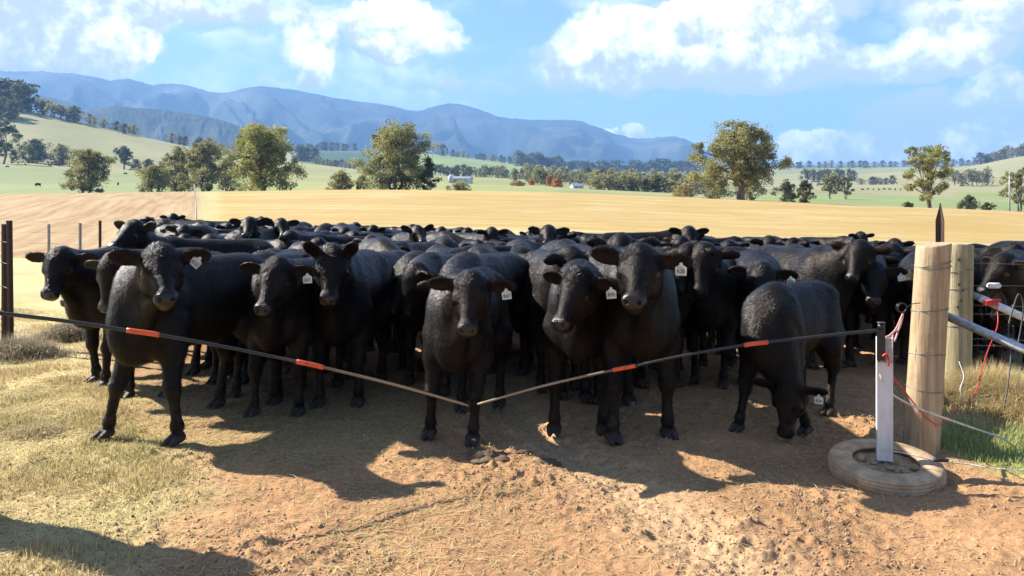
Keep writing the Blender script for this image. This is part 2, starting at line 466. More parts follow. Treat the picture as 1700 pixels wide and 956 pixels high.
def cow_hair(name, sh, count, seed=1, length=.026):
    """short tapering hairs lying along the coat, one mesh"""
    rg = np.random.default_rng(seed)
    V, Q = sh['V'], sh['Q']
    p = V[Q]; c = p.mean(1)
    nn = np.cross(p[:, 2] - p[:, 0], p[:, 3] - p[:, 1]); ar = np.linalg.norm(nn, axis=1); nn /= ar[:, None] + 1e-12
    bare = sh['A'][Q].mean(1)
    wgt = ar * (bare[:, 0] < .2) * (bare[:, 1] < .1) * np.where(c[:, 2] < .35, .4, 1) * (c[:, 0] > -.73)
    i = rg.choice(len(Q), count, p=wgt / wgt.sum())
    uv = rg.random((count, 2, 1))
    o = (p[i, 0] * (1 - uv[:, 0]) + p[i, 1] * uv[:, 0]) * (1 - uv[:, 1]) + (p[i, 3] * (1 - uv[:, 0]) + p[i, 2] * uv[:, 0]) * uv[:, 1]
    nr = nn[i]
    rel = (o - sh['H']) @ sh['M']
    onhead = (rel[:, 0] > -.02) & (np.linalg.norm(rel - np.array([.17, 0, 0]), axis=1) < .33)
    flow = np.tile(np.array([-.75, 0, -.65]), (count, 1))
    flow[c[i][:, 2] < .5] = (-.1, 0, -1)
    flow[onhead] = (sh['M'] @ np.array([-.25, 0, .75]))
    face = onhead & (rel[:, 0] > .12)
    flow[face] = sh['M'] @ np.array([.9, 0, .1])
    flow = flow + rg.normal(0, .35, (count, 3))
    flow -= nr * (flow * nr).sum(1)[:, None]
    flow /= np.linalg.norm(flow, axis=1)[:, None] + 1e-9
    lift = np.where(onhead & ~face, .45, .34) * rg.uniform(.4, 1.3, count)
    L = length * rg.uniform(.5, 1.25, count) * np.where(face, .45, 1) * np.where(bare[i][:, 2] > .3, .8, 1)
    tip = o + (flow + nr * lift[:, None]) * L[:, None]
    side = np.cross(flow, nr) * (rg.uniform(.0006, .0013, count))[:, None]
    P = np.stack([o - side - nr * .002, o + side - nr * .002, tip], 1).reshape(-1, 3)
    m = bpy.data.meshes.new(name)
    mesh_fill(m, P, np.arange(count * 3).reshape(-1, 3))
    m.materials.append(MAT['hair'])
    return m
# ------------------------------------------------------------------ terrain
def vnoise2(x, y, seed=0):
    ix = np.floor(x).astype(np.int64); iy = np.floor(y).astype(np.int64)
    fx = x - ix; fy = y - iy; fx = fx * fx * (3 - 2 * fx); fy = fy * fy * (3 - 2 * fy)
    def h(a, b):
        n = (ix + a) * 73856093 ^ (iy + b) * 19349663 ^ (seed * 83492791 + 1013)
        n = (n ^ (n >> 13)) * 1274126177
        return ((n ^ (n >> 16)) & 0xffff) / 65535.0
    return ((h(0, 0) * (1 - fx) + h(1, 0) * fx) * (1 - fy) + (h(0, 1) * (1 - fx) + h(1, 1) * fx) * fy) * 2 - 1
def fbm(x, y, o=4, seed=0, g=.5):
    r = 0; a = 1; n = 0
    for i in range(o):
        r = r + a * vnoise2(x * 2 ** i + 17.3 * i, y * 2 ** i - 9.1 * i, seed + i); n += a; a *= g
    return r / n
def sstep(x, a, b):
    t = np.clip((x - a) / (b - a), 0, 1); return t * t * (3 - 2 * t)

TPX = [-300, 0, 60, 150, 300, 400, 500, 600, 720, 860, 1000, 1150, 1300, 1450, 1600, 1700, 2000]
TROWS = [(34, [424, 414, 412, 409, 404, 402, 400, 400, 402, 405, 409, 413, 417, 421, 426, 430, 440]),
         (60, [367, 362, 361, 359, 356, 354, 353, 353, 354, 357, 361, 366, 371, 375, 381, 385, 398]),
         (95, [331, 327, 326, 325, 323, 321.5, 320, 319, 320, 323, 327, 333.5, 339, 345, 350, 354, 365]),
         (120, [327, 322, 321, 320, 318, 317, 315.5, 314, 315, 317.5, 321, 328, 334, 342, 346.5, 351, 361]),
         (150, [331, 326, 325, 324, 322, 321, 319, 318, 319, 322, 326, 332, 338, 345, 350, 354, 364]),
         (260, [326, 322, 321, 320, 318, 317, 316, 315, 316, 318, 321, 327, 333, 339, 343, 347, 356]),
         (450, [302, 305, 305, 305, 304, 304, 303, 302, 303, 308, 314, 321, 325, 328, 331, 334, 340]),
         (800, [225, 268, 270, 280, 284, 288, 292, 296, 295, 299, 307, 311, 313, 314, 314, 312, 300]),
         (1080, [120, 178, 184, 205, 240, 257, 269, 282, 290, 296, 303, 307, 307, 306, 303, 297, 275]),
         (1500, [150, 205, 210, 225, 252, 265, 274, 284, 287, 293, 300, 302, 300, 296, 279, 256, 225]),
         (2200, [190, 230, 235, 245, 262, 263, 262, 262, 257, 274, 290, 290, 286, 284, 278, 272, 262]),
         (2700, [200, 240, 245, 250, 258, 252, 249, 250, 255, 270, 282, 281, 277, 276, 275, 272, 268]),
         (4000, [240, 265, 265, 265, 270, 272, 272, 272, 274, 280, 288, 286, 282, 281, 280, 280, 280]),
         (14000, [320] * 17)]
_PXF = np.linspace(-300, 2000, 461); _LDF = np.linspace(math.log(34), math.log(14000), 400)
def _table():
    R = np.array([np.interp(_PXF, TPX, r) for _, r in TROWS])
    lz = np.array([math.log(d) for d, _ in TROWS])
    Z = CAM_Z + (HOR - R) / FPX * np.array([d for d, _ in TROWS])[:, None]
    T = np.array([np.interp(_LDF, lz, Z[:, i]) for i in range(Z.shape[1])]).T      # heights [distance, px]
    D = np.exp(_LDF)[:, None]
    A = (T - CAM_Z) / D                                                          # smooth in slope, so far detail keeps its size
    for ax, k in ((0, 5), (1, 9)):
        w = np.exp(-np.linspace(-2, 2, 2 * k + 1) ** 2); w /= w.sum()
        P = np.pad(A, [(k, k) if i == ax else (0, 0) for i in (0, 1)], mode='edge')
        A = sum(w[j] * np.take(P, range(j, j + A.shape[ax]), axis=ax) for j in range(2 * k + 1))
    return A
_TA = _table()
def hz(X, Y):
    """height of the land"""
    X = np.asarray(X, float); Y = np.asarray(Y, float)
    R = np.hypot(X, Y); az = np.clip(np.arctan2(X, Y), -.75, .75)
    D = np.maximum(R * np.cos(az), 1e-3); px = 850 + FPX * np.tan(az)
    fi = np.clip((np.log(D) - _LDF[0]) / (_LDF[1] - _LDF[0]), 0, len(_LDF) - 1.001); fj = np.clip((px - _PXF[0]) / (_PXF[1] - _PXF[0]), 0, len(_PXF) - 1.001)
    i = fi.astype(int); j = fj.astype(int); a = fi - i; b = fj - j
    S = (_TA[i, j] * (1 - b) + _TA[i, j + 1] * b) * (1 - a) + (_TA[i + 1, j] * (1 - b) + _TA[i + 1, j + 1] * b) * a
    far = CAM_Z + S * np.maximum(D, 34)
    Xc = D * np.tan(az)
    near = -.034 * sstep(D, 6, 20) * (np.clip(Xc, -12, 22) + 6)
    w = sstep(D, 19, 36)
    return near * (1 - w) + far * w
def gz(x, y): return float(hz(np.array([x]), np.array([y]))[0])
def at(px, Y, z=None):
    """ground point straight below the photograph's column px at distance Y"""
    x = (px - 850) / FPX * Y
    return Vector((x, Y, gz(x, Y) if z is None else z))
def ray(px, py, Y): return np.array([(px - 850) / FPX * Y, Y, CAM_Z + (HOR - py) / FPX * Y])

def micro(X, Y):
    """small relief of the ground close to the camera: trampled dirt, clods, hoof pits"""
    D = np.hypot(X, Y)
    f = 1 - sstep(D, 12, 22)
    turf = turf_w(X, Y)
    r1 = fbm(X * .9, Y * .9, 3, 5) * .030
    r2 = fbm(X * 3.2, Y * 3.2, 4, 11, .6) * .024
    cl = np.clip(fbm(X * 9, Y * 9, 3, 21, .6) - .12, 0, 1)
    patch = sstep(fbm(X * .8 + 3, Y * .8, 3, 31), -.15, .35)
    cl = cl * (.2 + patch) * .055 * (1 - .6 * turf)
    fine = fbm(X * 24, Y * 24, 2, 41) * (.007 + .007 * patch * (1 - turf))
    track = -.028 * np.exp(-((X - .95 + .35 * (Y - 4)) / .22) ** 2) * (1 - turf)     # a pale worn path running to the gateway
    return f * (r1 + r2 + cl + fine + track)
def turf_w(X, Y):
    """1 on grass, 0 on bare dirt"""
    n = fbm(X * .8, Y * .8, 4, 3) * .8 + fbm(X * 4, Y * 4, 2, 8) * .3
    edge = np.interp(Y, [2, 3.6, 5.6, 7, 9, 13, 22], [-1.2, -1.5, -2.0, -3.2, -4.6, -6.3, -9.5])
    left = sstep(edge - X + n * .75, -.55, .65)
    redge = np.interp(Y, [2, 4.6, 5.0, 5.6, 6.5, 9, 22], [9, 3.4, 2.95, 2.85, 3.2, 5.5, 14])
    right = sstep(X - redge + n * .25, -.15, .35) * sstep(Y, 4.3, 5.0)
    beyond = sstep(Y + n, 21, 23)
    return np.maximum(np.maximum(left, right), beyond)

def make_ground():
    def grow(a, b, s):
        k = int(math.log(b / a) / s) + 1
        return list(np.geomspace(a, b, k))
    R = [.05, .5, 1.2, 2, 2.6] + grow(3.1, 9, .0036) + grow(9.05, 26, .007) + grow(26.3, 130, .008) + grow(131, 4200, .014) + grow(4400, 13900, .1)
    R = np.array(R)
    A = np.concatenate([np.linspace(-math.pi, -.72, 40)[:-1], np.linspace(-.72, -.61, 12)[:-1], np.linspace(-.61, .61, 560), np.linspace(.61, .72, 12)[1:], np.linspace(.72, math.pi, 40)[1:-1]])
    na, nr = len(A), len(R)
    RR, AA = np.meshgrid(R, A, indexing='ij')
    X = RR * np.sin(AA); Y = RR * np.cos(AA)
    Z = hz(X, Y) + micro(X, Y)
    V = np.stack([X, Y, Z], -1).reshape(-1, 3)
    i, j = np.meshgrid(np.arange(nr - 1), np.arange(na), indexing='ij'); j2 = (j + 1) % na
    F = np.stack([i * na + j, (i + 1) * na + j, (i + 1) * na + j2, i * na + j2], -1).reshape(-1, 4)[:, ::-1]
    m = bpy.data.meshes.new('ground'); mesh_fill(m, V, F); m.shade_smooth()
    c, z = ground_color(X.ravel(), Y.ravel(), RR.ravel(), AA.ravel())
    for nm, a in (('base', c), ('zone', z)):
        at_ = m.attributes.new(nm, 'FLOAT_COLOR', 'POINT'); q = np.ones((len(V), 4), np.float32); q[:, :a.shape[1]] = a
        at_.data.foreach_set('color', q.ravel())
    m.materials.append(MAT['ground'])
    tag(obj('ground', m), kind='structure')

def ground_color(X, Y, R, A):
    az = np.clip(A, -.75, .75); px = 850 + FPX * np.tan(az); D = np.maximum(R * np.cos(az), .01)
    col = lambda *c: np.array(c)[None, :]
    w = lambda m: m[:, None]
    n1 = fbm(X * .5, Y * .5, 4, 51); n2 = fbm(X * 2.3, Y * 2.3, 3, 61)
    dirt = col(.37, .202, .095) * (1 + .34 * w(n1) + .25 * w(n2))
    dirt = dirt + (col(.50, .335, .19) - dirt) * w(np.exp(-((X - .95 + .35 * (Y - 4)) / .3) ** 2) * .6)
    dry = col(.52, .41, .195); green = col(.37, .33, .135); grey = col(.33, .28, .19)
    gq = sstep(fbm(X * .7 + 9, Y * .7, 4, 71), .0, .45)
    turf = dry + (green - dry) * w(gq * .75); turf = turf + (grey - turf) * w(sstep(fbm(X * .5, Y * .5 + 4, 3, 81), .1, .5) * .5)
    lush = sstep(X, 2.7, 3.1) * (1 - sstep(Y, 6.2, 7.2)) * sstep(Y, 4.6, 5.1)
    turf = turf + (col(.12, .24, .035) - turf) * w(lush * .85)
    tw = turf_w(X, Y)
    c = dirt + (turf - dirt) * w(tw)
    z = np.zeros((len(X), 3)); z[:, 0] = (1 - tw)
    # paddocks beyond the yard
    far = sstep(D + 2 * n1, 22, 26)
    gold = col(.485, .395, .20) * (1 + .10 * w(fbm(X * .03, Y * .12, 3, 91)))
    gold = gold + (col(.40, .36, .13) - gold) * w(np.exp(-((px - 385) / 28) ** 2) * .7)
    plough = col(.37, .275, .145); strip = col(.37, .32, .14)
    e = px + 4 * n1
    sL = sstep(e, 322, 336); sR = sstep(e, 352, 372)
    field = plough * w(1 - sL) + strip * w(sL * (1 - sR)) + gold * w(sR)
    c = c * w(1 - far) + field * w(far); z *= w(1 - far)
    z[:, 1] = far * sR; z[:, 2] = far * (1 - sL)
    past = sstep(D, 128, 150)
    n3 = fbm(X * .006, Y * .006, 4, 101); n4 = fbm(X * .02, Y * .02, 3, 111)
    green = col(.25, .29, .11); straw = col(.43, .38, .19); olive = col(.32, .32, .15)
    land = olive + (green - olive) * w(sstep(n3, -.2, .3))
    land = land + (straw - land) * w(sstep(n4, .0, .5) * .6)
    hill = sstep(D, 560, 720) * (1 - sstep(px, 560, 640)); land = land + (col(.37, .345, .17) * (1 + .12 * w(n4)) - land) * w(hill * .85)
    flat = (1 - sstep(px, 300, 400)) * (1 - sstep(D, 600, 720)); land = land + (col(.29, .33, .135) - land) * w(flat * .75)
    mid = sstep(px, 430, 480) * (1 - sstep(px, 900, 960)) * (1 - sstep(D, 900, 1100)); land = land + (col(.36, .36, .14) - land) * w(mid * .7)
    padd = sstep(px, 690, 715) * (1 - sstep(px, 850, 880)) * sstep(D, 1150, 1300) * (1 - sstep(D, 2250, 2350)); land = land + (col(.28, .35, .12) - land) * w(padd)
    crop = sstep(px, 480, 500) * (1 - sstep(px, 640, 660)) * sstep(D, 1400, 1700) * (1 - sstep(D, 2500, 2650)); land = land + (col(.06, .12, .06) - land) * w(crop)
    r = sstep(px, 1240, 1290)
    bands = (np.exp(-((D - 330) / 60) ** 2)) * r
    land = land + (col(.24, .35, .10) - land) * w(bands * .8)
    tan = r * sstep(D, 430, 600) * (1 - sstep(D, 1600, 2000)); land = land + (col(.38, .335, .17) - land) * w(tan * .7)
    b2 = r * np.exp(-((D - 560) / 70) ** 2) * sstep(px, 1560, 1620); land = land + (col(.22, .33, .08) - land) * w(b2 * .7)
    wood = sstep(D, 2300, 2900); land = land + (col(.10, .12, .06) - land) * w(wood)
    land = land * (.70 + .14 * w(fbm(X * .011, Y * .011, 5, 121))); c = c * w(1 - past) + land * w(past); z *= w(1 - past)
    return np.clip(c, .01, .8), z

def ground_material():
    m, t = newmat('ground')
    p = t.n('ShaderNodeNewGeometry').outputs['Position']
    base = t.attr('base').outputs['Color']
    z = t.n('ShaderNodeSeparateColor'); t.set(z, 0, t.attr('zone').outputs['Color'])
    dirt, stub, plo = z.outputs
    fine = t.noise(p, 22, 8, .68); mid = t.noise(p, 3.1, 6, .6); wide = t.noise(p, .12, 6, .6)
    v = t.math('MULTIPLY_ADD', fine, .9, .55); v = t.math('MULTIPLY', v, t.math('MULTIPLY_ADD', mid, .5, .75)); v = t.math('MULTIPLY', v, t.math('MULTIPLY_ADD', wide, .3, .85))
    c = t.mix(1., base, t.n('ShaderNodeCombineColor', ins={0: v, 1: v, 2: v}), 'MULTIPLY')
    speck = t.noise(p, 55, 4, .7)
    c = t.mix(t.math('MULTIPLY', dirt, t.mr(speck, .57, .68)), c, (.085, .05, .028, 1))
    straw = t.noise(t.mapping(p, (90, 14, 30), (0, 0, .5)), 1, 3, .6)
    c = t.mix(t.math('MULTIPLY', t.math('SUBTRACT', 1., t.math('ADD', stub, plo)), t.mr(straw, .62, .72, 0, .45)), c, (.52, .42, .24, 1))
    st = t.noise(t.mapping(p, (.07, .75, 1), (0, 0, -.12)), 1, 7, .66); st2 = t.noise(t.mapping(p, (1.3, 2.6, 1)), 1, 6, .7)
    c = t.mix(t.math('MULTIPLY', stub, t.mr(st, .36, .60, .8, 0)), c, (.34, .225, .065, 1))
    c = t.mix(t.math('MULTIPLY', stub, t.mr(st2, .5, .68, 0, .45)), c, (.60, .46, .23, 1))
    blot = t.noise(t.mapping(p, (.10, .24, 1)), 1, 8, .74)
    c = t.mix(t.math('MULTIPLY', stub, t.mr(blot, .42, .60, .85, 0)), c, (.34, .235, .085, 1))
    st3 = t.noise(t.mapping(p, (.014, .13, 1), (0, 0, -.16)), 1, 6, .7)
    c = t.mix(t.math('MULTIPLY', stub, t.mr(st3, .40, .60, .75, 0)), c, (.36, .235, .075, 1))
    ang = math.atan2(94, -35)
    fu = t.noise(t.mapping(t.mapping(p, rot=(0, 0, -ang)), (.05, 1.25, 1)), 1, 5, .62)
    c = t.mix(t.math('MULTIPLY', plo, t.mr(fu, .36, .62, .9, 0)), c, (.27, .15, .072, 1))
    h = t.math('ADD', t.math('MULTIPLY', fine, .7), t.math('MULTIPLY', speck, .5))
    x = t.bsdf(c, .95, h, .8, .02, Specular_IOR_Level=.15)
    t.out(x)

def relief(name, sil, D0, D1, D2, colmat, spur, seed, px0, px1, tail=1.25):
    """a range whose crest stands at distance D1 and runs along sil = (px, row); it rises from D0 and falls to D2"""
    px = np.linspace(px0, px1, 420); D = np.concatenate([np.linspace(D0, D1, 60), np.linspace(D1, D2, 16)[1:]])
    y = np.interp(px, *zip(*sil)); k = np.exp(-np.linspace(-2, 2, 9) ** 2); k /= k.sum(); y = np.convolve(np.pad(y, 4, mode='edge'), k, 'valid')
    PX, DD = np.meshgrid(px, D)
    X = (PX - 850) / FPX * DD
    top = CAM_Z + (HOR - y)[None, :] / FPX * D1
    t = np.where(DD <= D1, (DD - D0) / (D1 - D0), 1 - (DD - D1) / (D2 - D1) * .8)
    bot = -40.
    prof = np.clip(t, 0, 1) ** tail
    s = D1 / 8000.
    wx = fbm(PX * .006, DD / 2200 / s, 3, seed + 20) * 1.1; sp = 1 - np.abs(fbm(PX * .0075 + DD / 2600 / s * .9 + wx, DD / 2300 / s + wx, 3, seed, .4)) * 2.0
    sp2 = 1 - np.abs(fbm(PX * .022 - DD / 1500 / s * .7 + wx * 2, DD / 1200 / s - wx, 3, seed + 7, .4)) * 1.8
    env = np.clip(4 * t * (1 - t), 0, 1) * (DD <= D1)
    Z = bot + (top - bot) * (prof + env * spur * (.75 * (sp - .45) + .3 * (sp2 - .4)))
    Z += fbm(PX * .22, DD / 160 / s, 3, seed + 3) * 10 * s * np.clip(t * 4, 0, 1)
    V = np.stack([X, DD, Z], -1).reshape(-1, 3); na = len(px)
    i, j = np.meshgrid(np.arange(len(D) - 1), np.arange(na - 1), indexing='ij')
    F = np.stack([i * na + j, i * na + j + 1, (i + 1) * na + j + 1, (i + 1) * na + j], -1).reshape(-1, 4)
    m = bpy.data.meshes.new(name); mesh_fill(m, V, F); m.shade_smooth(); m.materials.append(MAT[colmat])
    tag(obj(name, m), kind='structure')

def make_far():
    m, t = newmat('forest')
    p = t.n('ShaderNodeNewGeometry').outputs['Position']
    a = t.noise(p, .012, 8, .7); b = t.noise(p, .0012, 5, .6)
    c = t.ramp(a, [(.3, (.012, .022, .018)), (.55, (.03, .043, .03)), (.75, (.06, .072, .05))])
    c = t.mix(t.mr(b, .48, .62, 0, .7), c, (.13, .125, .095, 1))
    t.out(t.bsdf(c, .9, a, 1., 30, Specular_IOR_Level=.1))
    relief('mountain_range', [(-500, 108), (-200, 110), (0, 118), (60, 118), (120, 122), (165, 128), (180, 136), (200, 129), (225, 132), (250, 143), (275, 138), (310, 140), (345, 152), (368, 156),
        (400, 147), (430, 142), (470, 146), (520, 155), (570, 165), (640, 173), (690, 186), (720, 176), (750, 170), (790, 179), (830, 195), (880, 199), (960, 199), (990, 210), (1020, 222), (1060, 231),
        (1110, 226), (1135, 228), (1160, 243), (1185, 258), (1230, 268), (1300, 274), (1700, 280), (2100, 282)], 4600, 8600, 12000, 'forest', .31, 201, -480, 2000)
    relief('side_ridge', [(-500, 90), (-200, 110), (0, 140), (35, 148), (90, 163), (155, 181), (210, 200), (300, 240), (400, 275)], 3600, 5600, 7000, 'forest', .22, 301, -480, 400)
    relief('foothill', [(20, 290), (60, 240), (110, 200), (140, 184), (190, 176), (250, 180), (330, 190), (370, 200), (410, 213), (440, 229), (480, 243), (560, 256), (650, 290)], 3000, 4200, 5400, 'forest', .2, 401, 20, 650)
# ------------------------------------------------------------------ trees
def leaf_material(name, cols, trans=.42):
    cols = [tuple(min(1, 1.18 * v) for v in q) for q in cols]
    m, t = newmat(name)
    a = t.n('ShaderNodeSeparateColor'); t.set(a, 0, t.attr('tint').outputs['Color'])
    c = t.ramp(a.outputs[0], [(i / (len(cols) - 1), q) for i, q in enumerate(cols)])
    d = t.bsdf(c, .7, Specular_IOR_Level=.25)
    tr = t.n('ShaderNodeBsdfTranslucent'); t.set(tr, 0, t.mix(1., c, (1.2, 1.15, .6, 1), 'MULTIPLY'))
    mx = t.n('ShaderNodeMixShader'); t.set(mx, 0, trans); t.set(mx, 1, d); t.set(mx, 2, tr)
    t.out(mx)
def tree_materials():
    leaf_material('leaf_olive', [(.10, .108, .062), (.19, .195, .11), (.27, .262, .15), (.31, .285, .17)])
    leaf_material('leaf_bright', [(.10, .115, .05), (.20, .21, .09), (.29, .285, .13), (.31, .28, .14)])
    leaf_material('leaf_grey', [(.085, .09, .06), (.17, .17, .11), (.24, .23, .15), (.28, .25, .17)])
    leaf_material('leaf_dark', [(.03, .038, .022), (.06, .07, .04), (.09, .10, .058), (.12, .125, .075)])
    leaf_material('leaf_autumn', [(.20, .06, .015), (.34, .13, .03), (.42, .20, .05), (.45, .26, .09)])
    leaf_material('leaf_straw', [(.20, .15, .07), (.28, .21, .10), (.33, .26, .13), (.38, .30, .16)])
    m, t = newmat('bark')
    p = t.n('ShaderNodeTexCoord').outputs['Object']; n = t.noise(t.mapping(p, (3, 3, .6)), 1.5, 6, .65)
    t.out(t.bsdf(t.ramp(n, [(.3, (.07, .05, .035)), (.55, (.19, .15, .11)), (.75, (.34, .29, .23))]), .9, n, .6, .05))
    m, t = newmat('bark_red'); p = t.n('ShaderNodeTexCoord').outputs['Object']; n = t.noise(t.mapping(p, (3, 3, .6)), 1.5, 6, .65)
    t.out(t.bsdf(t.ramp(n, [(.3, (.09, .045, .025)), (.7, (.26, .14, .08))]), .9, n, .6, .05))

def leaf_cloud(rg, centers, radii, per, size, tint_rng=(.1, .9), flat=.75):
    """many small two-sided faces scattered through clumps; returns vertices, quads, tint per face"""
    n = len(centers) * per
    c = np.repeat(centers, per, 0); r = np.repeat(radii, per)
    d = rg.normal(size=(n, 3)); d /= np.linalg.norm(d, axis=1)[:, None]
    rad = rg.random(n) ** .42
    o = c + d * (rad * r)[:, None] * np.array([1, 1, flat])
    a = rg.normal(size=(n, 3)); a[:, 2] *= .7; a /= np.linalg.norm(a, axis=1)[:, None]
    b = np.cross(a, d + rg.normal(size=(n, 3)) * .8); b /= np.linalg.norm(b, axis=1)[:, None] + 1e-9
    s = size * rg.uniform(.55, 1.35, n)[:, None]
    V = np.stack([o - a * s * .5, o + b * s * .32, o + a * s * .62, o - b * s * .32], 1).reshape(-1, 3)
    clump = np.repeat(rg.uniform(*tint_rng, len(centers)), per)
    tint = np.clip(clump + rg.normal(0, .16, n), 0, 1)
    return V, np.arange(n * 4).reshape(-1, 4), tint
def leaf_mesh(name, V, F, tint, mat):
    m = bpy.data.meshes.new(name); mesh_fill(m, V, F)
    a = m.attributes.new('tint', 'FLOAT_COLOR', 'POINT'); q = np.ones((len(V), 4), np.float32); q[:, :3] = np.repeat(tint, F.shape[1])[:, None]
    a.data.foreach_set('color', q.ravel()); m.materials.append(MAT[mat])
    return m

def grow_tree(seed, H, W, style):
    """trunk tubes and the clump centres of a crown H high and W wide"""
    rg = np.random.default_rng(seed); tb = MB(); cs, rs = [], []
    st = dict(fork=.22, base=.16, spread=1., n=26, clump=.17, lean=0., dome=1., stems=1, low=.22)
    st.update(style)
    R = W / 2
    tr = H * .03 * (1.25 if st['stems'] == 1 else .8) * st.get('thick', 1)
    limbs = []
    for s in range(st['stems']):
        ang = 2 * math.pi * s / st['stems'] + rg.random()
        off = 0 if st['stems'] == 1 else R * .12
        p0 = np.array([off * math.cos(ang), off * math.sin(ang), -H * .03])
        p1 = np.array([st['lean'] * W * .3 + off * 2 * math.cos(ang), off * 2 * math.sin(ang), H * st['fork']])
        mid = (p0 + p1) / 2 + rg.normal(0, .015 * H, 3) * [1, 1, 0]
        tb.tube([p0, p0 + [0, 0, H * .04], mid, p1], [tr * 1.5, tr * 1.1, tr * .95, tr * .85], 8)
        limbs.append((p1, tr * .8))
    for i in range(st['n']):
        # crown targets: over an uneven dome with holes
        u = (i + .5) / st['n']; a = i * 2.39996 + rg.normal(0, .35)
        hgt = st['low'] + (1 - st['low']) * (1 - u ** 1.15) ** (.8)
        env = math.sqrt(max(0, 1 - ((hgt - st.get('belly', .5)) / (.56 if hgt > st.get('belly', .5) else st.get('belly', .5) - st['low'] + .14)) ** 2))
        q = rg.uniform(.45, 1.0) if i % 4 else rg.uniform(.0, .5)
        p = np.array([st.get('wide', 1) * R * env * q * math.cos(a) * .92 + st['lean'] * W * hgt * .5, R * env * q * math.sin(a) * .92, H * (hgt - .06) + rg.normal(0, .025 * H)])
        base, br = limbs[i % len(limbs)]
        m1 = base + (p - base) * .45 + np.array([0, 0, H * .05]) + rg.normal(0, .025 * H, 3)
        tb.tube([base - [0, 0, H * .02], m1, p], [br * .55, br * .32, br * .1], 6, cap=False)
        k = st['clump'] * W * rg.uniform(.6, 1.15)
        cs.append(p); rs.append(k)
        for j in range(st.get('sub', 3)):
            d = rg.normal(size=3); d /= np.linalg.norm(d)
            cs.append(p + d * k * rg.uniform(.7, 1.15) * [1, 1, .8]); rs.append(k * rg.uniform(.4, .7))
    cs = np.array(cs); cs[:, 2] = np.maximum(cs[:, 2], H * .05)
    return tb, cs, np.array(rs), rg

def big_tree(label, px, Y, top, width, mat, style, seed, leaves=9000, size=.3, cat='tree', base_row=None, bark='bark', name='tree', group=None):
    """one tree that fills the photograph's column px, from row top down to the ground at distance Y"""
    p = at(px, Y); H = (CAM_Z + (HOR - top) / FPX * Y) - p.z; W = width / FPX * Y
    tb, cs, rs, rg = grow_tree(seed, H, W, style)
    t = thing(name, label, cat, p, 0, group)
    tb.build('trunk', MAT[bark], t)
    per = max(4, int(leaves * 1.7 / len(cs))); rs = rs * 1.12
    V, F, ti = leaf_cloud(rg, cs, rs, per, size)
    V[:, 2] = np.maximum(V[:, 2], .02)
    obj('crown', leaf_mesh('crown', V, F, ti, mat), t)
    return t

